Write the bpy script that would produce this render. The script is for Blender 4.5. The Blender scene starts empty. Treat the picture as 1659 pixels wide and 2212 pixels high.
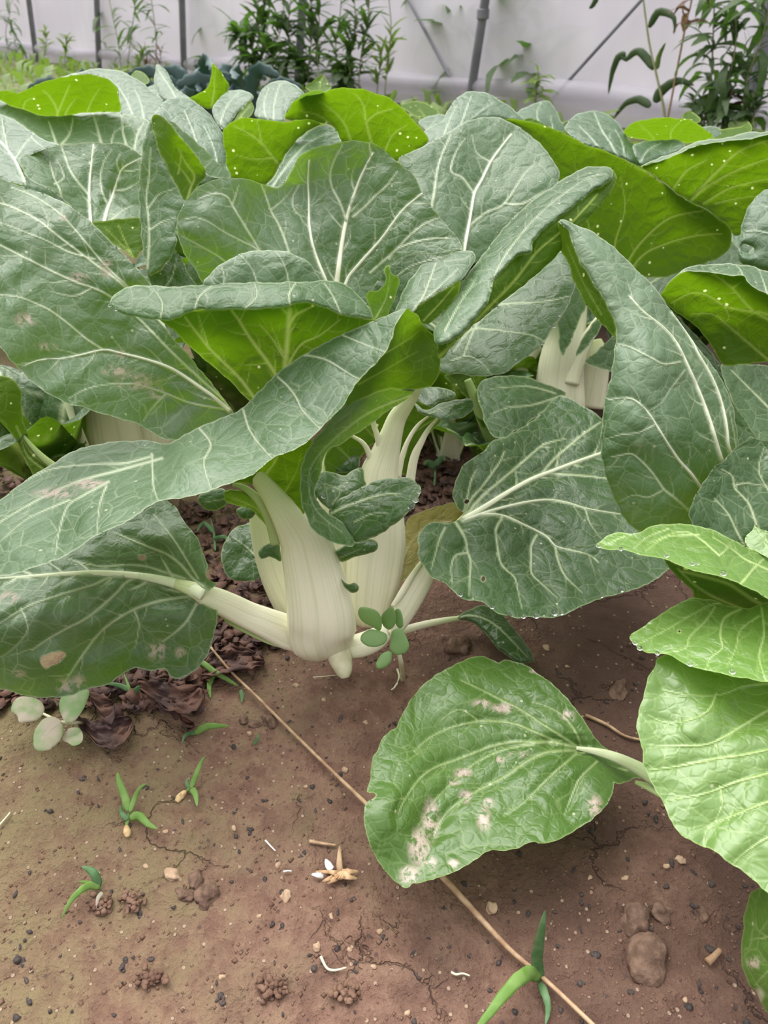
import bpy, math, random
import numpy as np
from mathutils import Vector, Matrix, noise as mnoise
random.seed(7)
C = bpy.context.scene.collection
S = bpy.context.scene

# ------------------------------------------------------------------ camera, sky, exposure
CAM_H = 0.42
PITCH = math.radians(34.2)
FPX = 1598.0
W, H = 1659, 2212
cam_d = bpy.data.cameras.new('camera'); cam = bpy.data.objects.new('camera', cam_d); C.objects.link(cam)
cam.location = (0, 0, CAM_H); cam.rotation_euler = (math.pi/2 - PITCH, 0, 0)
cam_d.sensor_fit = 'VERTICAL'; cam_d.sensor_height = 36.0; cam_d.lens = 36.0*FPX/H
cam_d.clip_start = 0.01; cam_d.clip_end = 100
cam_d.dof.use_dof = True; cam_d.dof.focus_distance = 0.47; cam_d.dof.aperture_fstop = 15.0
S.camera = cam
S.view_settings.view_transform = 'Standard'; S.view_settings.look = 'None'
S.view_settings.gamma = 1; S.view_settings.use_curve_mapping = False
S.view_settings.exposure = 0.56

wd = bpy.data.worlds.new('overcast_sky'); S.world = wd; wd.use_nodes = True
nt = wd.node_tree; nt.nodes.clear()
def wn(t): return nt.nodes.new(t)
wo = wn('ShaderNodeOutputWorld'); bg = wn('ShaderNodeBackground')
tc = wn('ShaderNodeTexCoord'); sp = wn('ShaderNodeSeparateXYZ'); mr = wn('ShaderNodeMapRange'); rp = wn('ShaderNodeValToRGB')
nt.links.new(tc.outputs['Generated'], sp.inputs[0]); nt.links.new(sp.outputs['Z'], mr.inputs[0])
mr.inputs[1].default_value = -0.1; mr.inputs[2].default_value = 1.0
nt.links.new(mr.outputs[0], rp.inputs[0])
rp.color_ramp.elements[0].color = (0.07, 0.065, 0.065, 1); rp.color_ramp.elements[0].position = 0.0
rp.color_ramp.elements[1].color = (1.0, 0.985, 1.02, 1); rp.color_ramp.elements[1].position = 0.80
e_ = rp.color_ramp.elements.new(0.30); e_.color = (0.34, 0.33, 0.35, 1)
nt.links.new(rp.outputs[0], bg.inputs[0])
# brighter towards the open side beyond the film, darker behind the photographer
az = wn('ShaderNodeMath'); az.operation = 'MULTIPLY_ADD'; az.inputs[1].default_value = 1.1; az.inputs[2].default_value = 1.75
nt.links.new(sp.outputs['Y'], az.inputs[0]); nt.links.new(az.outputs[0], bg.inputs[1])
nt.links.new(bg.outputs[0], wo.inputs[0])
sd_ = bpy.data.lights.new('veiled_sun', 'SUN'); sd_.energy = 3.0; sd_.angle = math.radians(50); sd_.color = (1, 0.97, 0.93)
sun = bpy.data.objects.new('veiled_sun', sd_); C.objects.link(sun)
sun.rotation_euler = (math.radians(-24), math.radians(-16), 0)     # high, from behind the plants and a little from the left
sun.location = (0, 1, 3)

# ------------------------------------------------------------------ pixel helpers
sP, cP = math.sin(PITCH), math.cos(PITCH)
def pt(x, y, d):
    u = (x-829.5)/FPX; v = (y-1106.0)/FPX
    return Vector((d*u, d*(cP - v*sP), CAM_H - d*(sP + v*cP)))
def ground_depth(y):
    v = (np.asarray(y, float)-1106.0)/FPX
    k = sP + v*cP
    return np.where(k > 0.01, (CAM_H)/np.maximum(k, 0.01), 40.0)
def gz(x, y):
    """height of the soil surface"""
    f = 1.0 if abs(x) < 1.5 and y < 2.5 else 0.3
    n = mnoise.noise(Vector((x*5, y*5, 1.3)))*0.010 + mnoise.noise(Vector((x*17, y*17, 4.1)))*0.0040
    n += abs(mnoise.noise(Vector((x*45, y*45, 9.1))))*0.0026 + mnoise.noise(Vector((x*120, y*120, 2.2)))*0.0009
    # low mound the big plant stands on
    n += 0.016*math.exp(-((x+0.03)**2/0.03 + (y-0.50)**2/0.02))
    return n*f - 0.008
def on_ground(x, y):
    """world point on the soil seen at pixel (x, y)"""
    d = float(ground_depth(y))
    p = pt(x, y, d)
    for _ in range(4):
        z = gz(p.x, p.y)
        v = (y-1106.0)/FPX
        d = (CAM_H - z)/(sP + v*cP); p = pt(x, y, d)
    return p

# ------------------------------------------------------------------ materials
def new_mat(name):
    m = bpy.data.materials.new(name); m.use_nodes = True; m.node_tree.nodes.clear()
    return m
class NG:
    def __init__(s, m): s.t = m.node_tree
    def n(s, typ, **kw):
        nd = s.t.nodes.new('ShaderNode'+typ)
        for k, v in kw.items():
            if k.startswith('i_'):
                key = k[2:]
                nd.inputs[int(key) if key.isdigit() else key.replace('_', ' ')].default_value = v
            else: setattr(nd, k, v)
        return nd
    def l(s, a, b): s.t.links.new(a, b)
    def math(s, op, a, b=None, clamp=False):
        nd = s.n('Math', operation=op); nd.use_clamp = clamp
        for i, q in enumerate((a, b)):
            if q is None: continue
            if isinstance(q, (int, float)): nd.inputs[i].default_value = q
            else: s.l(q, nd.inputs[i])
        return nd.outputs[0]
    def rng(s, a, lo, hi, o0=0.0, o1=1.0, smooth=True):
        nd = s.n('MapRange'); nd.interpolation_type = 'SMOOTHSTEP' if smooth else 'LINEAR'
        s.l(a, nd.inputs[0])
        for i, v in zip((1, 2, 3, 4), (lo, hi, o0, o1)): nd.inputs[i].default_value = v
        return nd.outputs[0]
    def mix(s, f, a, b):
        nd = s.n('Mix', data_type='RGBA')
        for k, q in ((0, f), (6, a), (7, b)):
            if isinstance(q, (int, float)): nd.inputs[k].default_value = q
            elif isinstance(q, tuple): nd.inputs[k].default_value = (*q, 1) if len(q) == 3 else q
            else: s.l(q, nd.inputs[k])
        return nd.outputs[2]
    def noise(s, co, scale, detail=3, rough=0.5):
        nd = s.n('TexNoise'); nd.inputs['Scale'].default_value = scale; nd.inputs['Detail'].default_value = detail
        nd.inputs['Roughness'].default_value = rough
        if co is not None: s.l(co, nd.inputs['Vector'])
        return nd

def leaf_mat(name, top_a, top_b, under, vein, vein_u, trans, tmix=0.42, net=0.24, rough=0.42, spec=0.55, scale=62, holes=True, quilt=1.0, sheen=0.04):
    m = new_mat(name); g = NG(m)
    out = g.n('OutputMaterial'); co = g.n('TexCoord').outputs['Object']
    warp = g.noise(co, 28, 2)
    wv = g.n('VectorMath', operation='SCALE'); g.l(warp.outputs['Color'], wv.inputs[0]); wv.inputs[3].default_value = 0.016
    av = g.n('VectorMath', operation='ADD'); g.l(co, av.inputs[0]); g.l(wv.outputs[0], av.inputs[1])
    v1 = g.n('TexVoronoi', feature='DISTANCE_TO_EDGE'); v1.inputs['Scale'].default_value = scale; g.l(av.outputs[0], v1.inputs['Vector'])
    v2 = g.n('TexVoronoi', feature='DISTANCE_TO_EDGE'); v2.inputs['Scale'].default_value = scale*2.9; g.l(av.outputs[0], v2.inputs['Vector'])
    att = g.n('Attribute', attribute_name='vein').outputs['Fac']
    dirt = g.n('Attribute', attribute_name='dirt').outputs['Fac']
    e1 = g.rng(v1.outputs['Distance'], 0.0, 0.038, 1, 0)
    e2 = g.rng(v2.outputs['Distance'], 0.0, 0.07, 1, 0)
    patch = g.rng(g.noise(co, 22, 2).outputs['Fac'], 0.36, 0.62)
    e1m = g.math('MULTIPLY', e1, g.math('ADD', g.math('MULTIPLY', patch, 0.7), 0.3))
    vf = g.math('MAXIMUM', att, g.math('MULTIPLY', e1m, net))
    vf = g.math('MAXIMUM', vf, g.math('MULTIPLY', e2, net*0.28), True)
    big = g.rng(g.noise(co, 9, 3).outputs['Fac'], 0.3, 0.7)
    top = g.mix(big, top_a, top_b)
    top = g.mix(vf, top, vein)
    vu = g.math('MAXIMUM', g.math('MULTIPLY', att, 0.85), g.math('MULTIPLY', e1m, net*0.45), True)
    und = g.mix(vu, under, vein_u)
    # pale feeding specks and dried mud
    vs = g.n('TexVoronoi', feature='F1'); vs.inputs['Scale'].default_value = 105; g.l(co, vs.inputs['Vector'])
    sel = g.n('SeparateColor'); g.l(vs.outputs['Color'], sel.inputs[0])
    spk = g.math('MULTIPLY', g.rng(vs.outputs['Distance'], 0.07, 0.12, 1, 0), g.math('GREATER_THAN', sel.outputs[0], 0.70))
    mudn = g.rng(g.noise(av.outputs[0], 190, 5, 0.72).outputs['Fac'], 0.42, 0.54)
    mud = g.math('MULTIPLY', dirt, mudn)
    top = g.mix(g.math('MULTIPLY', spk, 0.6), top, (0.62, 0.66, 0.42))
    top = g.mix(mud, top, (0.50, 0.40, 0.33))
    spu = g.math('MULTIPLY', g.rng(vs.outputs['Distance'], 0.10, 0.16, 1, 0), g.math('GREATER_THAN', sel.outputs[0], 0.62))
    und = g.mix(spu, und, (0.80, 0.85, 0.42))
    geo = g.n('NewGeometry')
    col = g.mix(geo.outputs['Backfacing'], top, und)
    tcol = g.mix(g.math('MULTIPLY', vu, 0.55), trans, vein_u)
    tcol = g.mix(g.math('MULTIPLY', spu, geo.outputs['Backfacing']), tcol, (0.85, 0.95, 0.45))
    # relief: blade puffed between the veins
    puff = g.rng(v1.outputs['Distance'], 0.0, 0.30, 0, 1)
    fine = g.noise(co, 420, 2).outputs['Fac']
    hgt = g.math('ADD', g.math('MULTIPLY', puff, 0.75*quilt), g.math('MULTIPLY', fine, 0.06))
    hgt = g.math('ADD', hgt, g.math('MULTIPLY', g.rng(v2.outputs['Distance'], 0, 0.2), 0.16*quilt))
    hgt = g.math('ADD', hgt, g.math('MULTIPLY', att, 0.5))
    hgt = g.math('ADD', hgt, g.math('MULTIPLY', g.noise(co, 32, 1).outputs['Fac'], 0.9))
    bp = g.n('Bump'); bp.inputs['Strength'].default_value = 0.7; bp.inputs['Distance'].default_value = 0.0011
    g.l(hgt, bp.inputs['Height'])
    pr = g.n('BsdfPrincipled'); g.l(col, pr.inputs['Base Color']); g.l(bp.outputs[0], pr.inputs['Normal'])
    pr.inputs['Roughness'].default_value = rough
    g.l(g.rng(geo.outputs['Backfacing'], 0, 1, spec, 0.12), pr.inputs['Specular IOR Level'])
    pr.inputs['Sheen Weight'].default_value = sheen; pr.inputs['Sheen Roughness'].default_value = 0.45
    tr = g.n('BsdfTranslucent'); g.l(tcol, tr.inputs['Color']); g.l(bp.outputs[0], tr.inputs['Normal'])
    ms = g.n('MixShader'); ms.inputs[0].default_value = tmix; g.l(pr.outputs[0], ms.inputs[1]); g.l(tr.outputs[0], ms.inputs[2])
    g.l(ms.outputs[0], out.inputs[0])
    return m

M = {}
M['leaf_blue'] = leaf_mat('leaf_glaucous', (0.048, 0.115, 0.034), (0.160, 0.245, 0.142), (0.07, 0.14, 0.012), (0.64, 0.72, 0.50), (0.45, 0.58, 0.13), (0.165, 0.325, 0.004), tmix=0.43)
M['leaf_inner'] = leaf_mat('leaf_inner', (0.048, 0.115, 0.034), (0.160, 0.245, 0.142), (0.07, 0.14, 0.012), (0.64, 0.72, 0.50), (0.66, 0.76, 0.24), (0.24, 0.46, 0.004), tmix=0.48, net=0.30)
M['leaf_far'] = leaf_mat('leaf_background', (0.050, 0.110, 0.042), (0.115, 0.185, 0.112), (0.07, 0.14, 0.012), (0.44, 0.54, 0.38), (0.42, 0.55, 0.15), (0.15, 0.32, 0.005), tmix=0.36)
M['leaf_fresh'] = leaf_mat('leaf_fresh', (0.105, 0.215, 0.028), (0.165, 0.29, 0.07), (0.10, 0.19, 0.02), (0.52, 0.68, 0.26), (0.5, 0.65, 0.2), (0.22, 0.46, 0.012), tmix=0.33, rough=0.32, spec=0.75)
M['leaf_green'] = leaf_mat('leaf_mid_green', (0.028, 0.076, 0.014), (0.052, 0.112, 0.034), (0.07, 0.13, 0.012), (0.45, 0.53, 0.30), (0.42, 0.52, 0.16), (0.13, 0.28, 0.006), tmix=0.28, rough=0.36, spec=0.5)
M['leaf_ground'] = leaf_mat('leaf_worn', (0.048, 0.120, 0.010), (0.080, 0.165, 0.030), (0.08, 0.15, 0.02), (0.38, 0.48, 0.20), (0.42, 0.55, 0.18), (0.16, 0.34, 0.008), tmix=0.27, rough=0.33, spec=0.55)
M['leaf_yellow'] = leaf_mat('leaf_yellowing', (0.20, 0.19, 0.03), (0.26, 0.23, 0.045), (0.2, 0.19, 0.03), (0.4, 0.4, 0.2), (0.4, 0.45, 0.15), (0.3, 0.3, 0.02))

def petiole_mat(name, base, tip, green):
    m = new_mat(name); g = NG(m)
    out = g.n('OutputMaterial'); uv = g.n('UVMap').outputs[0]
    sp = g.n('SeparateXYZ'); g.l(uv, sp.inputs[0])
    mp = g.n('Mapping'); mp.inputs['Scale'].default_value = (26, 1.6, 1); g.l(uv, mp.inputs[0])
    st = g.noise(mp.outputs[0], 1.0, 3).outputs['Fac']
    mp2 = g.n('Mapping'); mp2.inputs['Scale'].default_value = (70, 2.5, 1); g.l(uv, mp2.inputs[0])
    st2 = g.noise(mp2.outputs[0], 1.0, 3).outputs['Fac']
    c = g.mix(g.rng(sp.outputs['Y'], 0.35, 1.05), base, tip)
    c = g.mix(g.math('MULTIPLY', g.rng(st, 0.42, 0.72), 0.45), c, green)
    c = g.mix(g.math('MULTIPLY', g.rng(st2, 0.5, 0.75), 0.25), c, (0.80, 0.83, 0.70))
    bp = g.n('Bump'); bp.inputs['Strength'].default_value = 0.35; bp.inputs['Distance'].default_value = 0.0012
    g.l(g.math('ADD', st, g.math('MULTIPLY', st2, 0.5)), bp.inputs['Height'])
    pr = g.n('BsdfPrincipled'); g.l(c, pr.inputs['Base Color']); g.l(bp.outputs[0], pr.inputs['Normal'])
    pr.inputs['Roughness'].default_value = 0.42; pr.inputs['Specular IOR Level'].default_value = 0.4
    pr.inputs['Subsurface Weight'].default_value = 0.25; pr.inputs['Subsurface Radius'].default_value = (0.012, 0.014, 0.006)
    pr.inputs['Subsurface Scale'].default_value = 0.35
    g.l(pr.outputs[0], out.inputs[0]); return m
M['petiole'] = petiole_mat('petiole_white', (0.88, 0.85, 0.66), (0.47, 0.54, 0.24), (0.56, 0.62, 0.34))
M['petiole_green'] = petiole_mat('petiole_green', (0.42, 0.52, 0.22), (0.26, 0.38, 0.10), (0.28, 0.42, 0.12))
M['rib_dull'] = petiole_mat('rib_dull', (0.34, 0.42, 0.20), (0.52, 0.54, 0.36), (0.30, 0.38, 0.18))
M['rib'] = petiole_mat('rib_pale', (0.74, 0.77, 0.56), (0.60, 0.69, 0.45), (0.56, 0.64, 0.38))

def simple(name, col, rough=0.6, var=None, scale=60, bump=0.0, spec=0.4, trans=None, metal=0):
    m = new_mat(name); g = NG(m)
    out = g.n('OutputMaterial'); co = g.n('TexCoord').outputs['Object']
    nz = g.noise(co, scale, 4).outputs['Fac']
    c = g.mix(g.rng(nz, 0.35, 0.65), col, var or tuple(k*0.8 for k in col))
    pr = g.n('BsdfPrincipled'); g.l(c, pr.inputs['Base Color'])
    pr.inputs['Roughness'].default_value = rough; pr.inputs['Specular IOR Level'].default_value = spec; pr.inputs['Metallic'].default_value = metal
    if bump:
        bp = g.n('Bump'); bp.inputs['Strength'].default_value = 0.8; bp.inputs['Distance'].default_value = bump
        g.l(nz, bp.inputs['Height']); g.l(bp.outputs[0], pr.inputs['Normal'])
    if trans:
        tr = g.n('BsdfTranslucent'); tr.inputs[0].default_value = (*trans, 1)
        ms = g.n('MixShader'); ms.inputs[0].default_value = 0.4; g.l(pr.outputs[0], ms.inputs[1]); g.l(tr.outputs[0], ms.inputs[2])
        g.l(ms.outputs[0], out.inputs[0])
    else: g.l(pr.outputs[0], out.inputs[0])
    return m
M['grass'] = simple('seedling_green', (0.17, 0.32, 0.06), 0.5, (0.25, 0.40, 0.11), 120, trans=(0.22, 0.42, 0.03))
M['grass_deep'] = simple('grass_deep_green', (0.10, 0.22, 0.08), 0.5, (0.18, 0.30, 0.14), 120, trans=(0.12, 0.3, 0.03))
M['seed_husk'] = simple('seed_husk', (0.36, 0.22, 0.09), 0.6, (0.55, 0.40, 0.2), 300)
M['straw'] = simple('dry_straw', (0.30, 0.18, 0.10), 0.6, (0.44, 0.30, 0.18), 140, 0.0003)
M['dry_leaf'] = simple('withered_leaf', (0.055, 0.028, 0.025), 0.7, (0.13, 0.062, 0.042), 60, 0.0015)
M['cotyledon'] = simple('muddy_seedling_leaf', (0.22, 0.36, 0.14), 0.6, (0.55, 0.46, 0.38), 75, 0.0003, trans=(0.3, 0.45, 0.1))
M['weed_leaf'] = simple('weed_leaf', (0.075, 0.125, 0.055), 0.5, (0.12, 0.17, 0.08), 20, trans=(0.12, 0.28, 0.03))
M['weed_light'] = simple('weed_leaf_light', (0.15, 0.23, 0.06), 0.5, (0.21, 0.30, 0.08), 20, trans=(0.22, 0.36, 0.05))
M['weed_brown'] = simple('weed_leaf_brown', (0.14, 0.08, 0.06), 0.6, (0.22, 0.14, 0.09), 20, trans=(0.2, 0.12, 0.05))
M['weed_stem'] = simple('weed_stem', (0.24, 0.28, 0.12), 0.6, (0.34, 0.34, 0.18), 20)
M['kale'] = simple('kale_leaf', (0.07, 0.13, 0.12), 0.5, (0.14, 0.21, 0.21), 14, 0.004, trans=(0.08, 0.2, 0.06))
M['steel'] = simple('galvanised_steel', (0.20, 0.20, 0.23), 0.5, (0.27, 0.27, 0.31), 6, metal=0.3)
M['stone'] = simple('brown_stone', (0.105, 0.064, 0.044), 0.8, (0.175, 0.110, 0.078), 170, 0.0030, spec=.2)
M['pebble'] = simple('pale_pebble', (0.33, 0.22, 0.14), 0.7, (0.45, 0.32, 0.21), 150, 0.0008)
M['clod'] = simple('soil_clod', (0.12, 0.068, 0.047), 0.85, (0.19, 0.115, 0.08), 120, 0.0012, spec=.15)
M['root'] = simple('root_stub', (0.66, 0.64, 0.44), 0.5, (0.55, 0.52, 0.33), 120, 0.0006)
M['fibre'] = simple('white_fibre', (0.8, 0.78, 0.76), 0.5)
M['debris'] = simple('dry_brown_scraps', (0.45, 0.27, 0.14), 0.6, (0.65, 0.45, 0.26), 150)

def drop_mat():
    m = new_mat('water'); g = NG(m); out = g.n('OutputMaterial')
    pr = g.n('BsdfPrincipled'); pr.inputs['Transmission Weight'].default_value = 1; pr.inputs['Roughness'].default_value = 0.02; pr.inputs['IOR'].default_value = 1.33
    g.l(pr.outputs[0], out.inputs[0]); return m
M['water'] = drop_mat()

def soil_mat():
    m = new_mat('clay_soil'); g = NG(m); out = g.n('OutputMaterial')
    co = g.n('TexCoord').outputs['Object']; sp = g.n('SeparateXYZ'); g.l(co, sp.inputs[0])
    n1 = g.noise(co, 14, 6, 0.6).outputs['Fac']; n2 = g.noise(co, 70, 5, 0.6).outputs['Fac']; n3 = g.noise(co, 300, 4, 0.6).outputs['Fac']
    c = g.mix(g.rng(n1, 0.25, 0.75), (0.150, 0.080, 0.055), (0.225, 0.130, 0.094))
    c = g.mix(g.math('MULTIPLY', g.rng(n3, 0.52, 0.75), 0.5), c, (0.31, 0.20, 0.14))
    c = g.mix(g.math('MULTIPLY', g.rng(n3, 0.28, 0.46, 1, 0), 0.5), c, (0.095, 0.055, 0.038))
    c = g.mix(g.math('MULTIPLY', g.rng(n2, 0.4, 0.7), 0.55), c, (0.285, 0.18, 0.125))
    c = g.mix(g.math('MULTIPLY', g.rng(n2, 0.35, 0.48, 1, 0), 0.55), c, (0.125, 0.068, 0.047))
    # algae film, strongest to the lower left
    mossy = g.math('ADD', g.math('MULTIPLY', sp.outputs['X'], -3.4), g.math('MULTIPLY', g.math('SUBTRACT', n1, 0.5), 2.0))
    mossy = g.math('ADD', mossy, g.math('MULTIPLY', g.math('SUBTRACT', n2, 0.5), 1.6))
    mossm = g.rng(mossy, -0.05, 1.1)
    c = g.mix(g.math('MULTIPLY', mossm, 0.62), c, (0.135, 0.132, 0.048))
    # damp earth to the right, with the shade there also put into the colour
    wet_shade = g.math('ADD', g.math('MULTIPLY', sp.outputs['X'], 3.0), g.math('MULTIPLY', g.math('SUBTRACT', n1, 0.5), 2.0))
    c = g.mix(g.math('MULTIPLY', g.rng(wet_shade, -0.35, 0.65), 0.85), c, (0.070, 0.038, 0.027))
    far = g.rng(sp.outputs['Y'], 1.2, 3.0)
    c = g.mix(g.math('MULTIPLY', far, 0.7), c, (0.13, 0.16, 0.05))
    # grit
    vg = g.n('TexVoronoi', feature='F1'); vg.inputs['Scale'].default_value = 230; g.l(co, vg.inputs['Vector'])
    sc = g.n('SeparateColor'); g.l(vg.outputs['Color'], sc.inputs[0])
    grit = g.math('MULTIPLY', g.rng(vg.outputs['Distance'], 0.2, 0.32, 1, 0), g.math('GREATER_THAN', sc.outputs[0], 0.86))
    c = g.mix(g.math('MULTIPLY', grit, 0.55), c, (0.48, 0.35, 0.25))
    grit2 = g.math('MULTIPLY', g.rng(vg.outputs['Distance'], 0.2, 0.35, 1, 0), g.math('LESS_THAN', sc.outputs[0], 0.05))
    c = g.mix(g.math('MULTIPLY', grit2, 0.7), c, (0.06, 0.04, 0.04))
    # cracks
    w = g.noise(co, 30, 4, 0.6); wv = g.n('VectorMath', operation='SCALE'); g.l(w.outputs['Color'], wv.inputs[0]); wv.inputs[3].default_value = 0.06
    av = g.n('VectorMath', operation='ADD'); g.l(co, av.inputs[0]); g.l(wv.outputs[0], av.inputs[1])
    vc = g.n('TexVoronoi', feature='DISTANCE_TO_EDGE'); vc.inputs['Scale'].default_value = 13; g.l(av.outputs[0], vc.inputs['Vector'])
    crack = g.math('MULTIPLY', g.rng(vc.outputs['Distance'], 0.0, 0.018, 1, 0), g.rng(g.noise(co, 9, 2).outputs['Fac'], 0.48, 0.62))
    h = g.math('ADD', g.math('MULTIPLY', n2, 1.3), g.math('MULTIPLY', n3, 0.9))
    h = g.math('ADD', h, g.math('MULTIPLY', grit, 0.25))
    h = g.math('SUBTRACT', h, g.math('MULTIPLY', crack, 0.9))
    bp = g.n('Bump'); bp.inputs['Strength'].default_value = 1.0; bp.inputs['Distance'].default_value = 0.0034; g.l(h, bp.inputs['Height'])
    pr = g.n('BsdfPrincipled'); g.l(c, pr.inputs['Base Color']); g.l(bp.outputs[0], pr.inputs['Normal'])
    pr.inputs['Roughness'].default_value = 0.72; pr.inputs['Specular IOR Level'].default_value = 0.22
    g.l(pr.outputs[0], out.inputs[0]); return m
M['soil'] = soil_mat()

def film_mat():
    m = new_mat('greenhouse_film'); g = NG(m); out = g.n('OutputMaterial')
    co = g.n('TexCoord').outputs['Object']
    n = g.noise(co, 1.1, 4).outputs['Fac']
    mp = g.n('Mapping'); mp.inputs['Scale'].default_value = (9, 9, 0.7); g.l(co, mp.inputs[0])
    n2 = g.noise(mp.outputs[0], 1.0, 3).outputs['Fac']
    c = g.mix(g.rng(n, 0.40, 0.60), (0.60, 0.575, 0.62), (0.76, 0.74, 0.78))
    c = g.mix(g.math('MULTIPLY', g.rng(n2, 0.45, 0.7), 0.3), c, (0.52, 0.51, 0.55))
    bp = g.n('Bump'); bp.inputs['Strength'].default_value = 0.4; bp.inputs['Distance'].default_value = 0.02; g.l(n2, bp.inputs['Height'])
    pr = g.n('BsdfPrincipled'); g.l(c, pr.inputs['Base Color']); pr.inputs['Roughness'].default_value = 0.45; g.l(bp.outputs[0], pr.inputs['Normal'])
    tl = g.n('BsdfTranslucent'); tl.inputs[0].default_value = (0.76, 0.73, 0.79, 1)
    tp = g.n('BsdfTransparent'); tp.inputs[0].default_value = (1, 1, 1, 1)
    m1 = g.n('MixShader'); m1.inputs[0].default_value = 0.55; g.l(pr.outputs[0], m1.inputs[1]); g.l(tl.outputs[0], m1.inputs[2])
    m2 = g.n('MixShader'); m2.inputs[0].default_value = 0.24; g.l(m1.outputs[0], m2.inputs[1]); g.l(tp.outputs[0], m2.inputs[2])
    g.l(m2.outputs[0], out.inputs[0]); return m
M['film'] = film_mat()

# ------------------------------------------------------------------ object helpers
def link_mesh(name, me, mat, parent=None):
    o = bpy.data.objects.new(name, me); C.objects.link(o)
    if mat is not None: me.materials.append(mat)
    if parent is not None:
        o.parent = parent
    return o
def world_of(o):
    v = Vector((0, 0, 0))
    while o is not None: v = v + o.location; o = o.parent
    return v
def mesh_from(name, verts, faces, mat, parent=None, smooth=True, attrs=None, uv=None):
    """verts in world space; stored relative to the parent"""
    verts = np.asarray(verts, float)
    if parent is not None: verts = verts - np.array(world_of(parent))
    me = bpy.data.meshes.new(name)
    me.from_pydata(verts.tolist(), [], [tuple(int(i) for i in f) for f in faces])
    if smooth: me.polygons.foreach_set('use_smooth', [True]*len(me.polygons))
    for k, a in (attrs or {}).items():
        at = me.attributes.new(k, 'FLOAT', 'POINT'); at.data.foreach_set('value', np.asarray(a, np.float32))
    if uv is not None:
        ul = me.uv_layers.new(name='UVMap'); idx = np.empty(len(me.loops), np.int32); me.loops.foreach_get('vertex_index', idx)
        ul.data.foreach_set('uv', np.asarray(uv, np.float32)[idx].ravel())
    me.update()
    return link_mesh(name, me, mat, parent)
def thing(name, label, cat, loc, group=None):
    o = bpy.data.objects.new(name, None); C.objects.link(o); o.location = loc; o.empty_display_size = 0.02
    o['label'] = label; o['category'] = cat
    if group: o['group'] = group
    return o
def tag(o, label, cat, group=None, kind=None):
    o['label'] = label; o['category'] = cat
    if group: o['group'] = group
    if kind: o['kind'] = kind
    return o

# ------------------------------------------------------------------ leaf surface builder
def spline(pts, closed, step=5.0):
    p = np.asarray(pts, float); n = len(p); out = []
    rng = range(n if closed else n-1)
    for i in rng:
        if closed: a, b, c, d = p[(i-1) % n], p[i], p[(i+1) % n], p[(i+2) % n]
        else: a, b, c, d = p[max(i-1, 0)], p[i], p[i+1], p[min(i+2, n-1)]
        L = np.linalg.norm((c-b)[:2]); k = max(1, int(L/step))
        for j in range(k):
            t = j/k
            out.append(0.5*((2*b)+(-a+c)*t+(2*a-5*b+4*c-d)*t*t+(-a+3*b-3*c+d)*t**3))
    if not closed: out.append(p[-1])
    return np.array(out)
def crinkle(P, amp):
    """edge ripple as a fixed field of the position, so that neighbouring patches stay joined"""
    x, y = P[:, 0], P[:, 1]
    dx = np.sin(x*0.21+y*0.13)*0.6+np.sin(x*0.07-y*0.16+1.7)*0.9+np.sin(y*0.33+0.4)*0.35
    dy = np.sin(x*0.17-y*0.19+2.1)*0.6+np.sin(x*0.09+y*0.08+0.3)*0.9+np.sin(x*0.31+1.1)*0.35
    Q = P.copy(); Q[:, 0] += dx*amp; Q[:, 1] += dy*amp
    return Q
def seg_dist(X, Y, P, closed):
    """distance to a polyline, with the nearest point and arc fraction"""
    A = P; B = np.roll(P, -1, 0)
    if not closed: A = P[:-1]; B = P[1:]
    best = np.full(X.shape, 1e9); nx = X.copy(); ny = Y.copy(); fr = np.zeros(X.shape)
    n = len(A)
    for i in range(n):
        ax, ay = A[i, 0], A[i, 1]; ex, ey = B[i, 0]-ax, B[i, 1]-ay; L2 = ex*ex+ey*ey+1e-9
        t = np.clip(((X-ax)*ex+(Y-ay)*ey)/L2, 0, 1)
        qx, qy = ax+t*ex, ay+t*ey; d2 = (X-qx)**2+(Y-qy)**2
        mk = d2 < best
        best = np.where(mk, d2, best); nx = np.where(mk, qx, nx); ny = np.where(mk, qy, ny); fr = np.where(mk, (i+t)/n, fr)
    return np.sqrt(best), nx, ny, fr
def inside(X, Y, P):
    r = np.zeros(X.shape, bool); n = len(P); j = n-1
    for i in range(n):
        xi, yi, xj, yj = P[i, 0], P[i, 1], P[j, 0], P[j, 1]
        c = ((yi > Y) != (yj > Y))
        if yi != yj: r ^= c & (X < (xj-xi)*(Y-yi)/(yj-yi)+xi)
        j = i
    return r
def tps(ctrl):
    c = np.asarray(ctrl, float); n = len(c); X = c[:, :2]/500.0
    if n < 3: return lambda x, y: np.full(np.shape(x), c[:, 2].mean())
    r = np.linalg.norm(X[:, None]-X[None], axis=2)
    K = np.where(r > 0, r*r*np.log(r+1e-12), 0)+np.eye(n)*1e-3
    Pm = np.hstack([np.ones((n, 1)), X]); A = np.zeros((n+3, n+3)); A[:n, :n] = K; A[:n, n:] = Pm; A[n:, :n] = Pm.T
    A[n:, n:] -= np.eye(3)*1e-9
    w = np.linalg.solve(A, np.concatenate([c[:, 2], np.zeros(3)]))
    def f(x, y):
        x = np.asarray(x)/500.0; y = np.asarray(y)/500.0
        out = w[n]+w[n+1]*x+w[n+2]*y
        for i in range(n):
            rr = (x-X[i, 0])**2+(y-X[i, 1])**2
            out = out+w[i]*0.5*rr*np.log(rr+1e-12)
        return out
    return f

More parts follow.
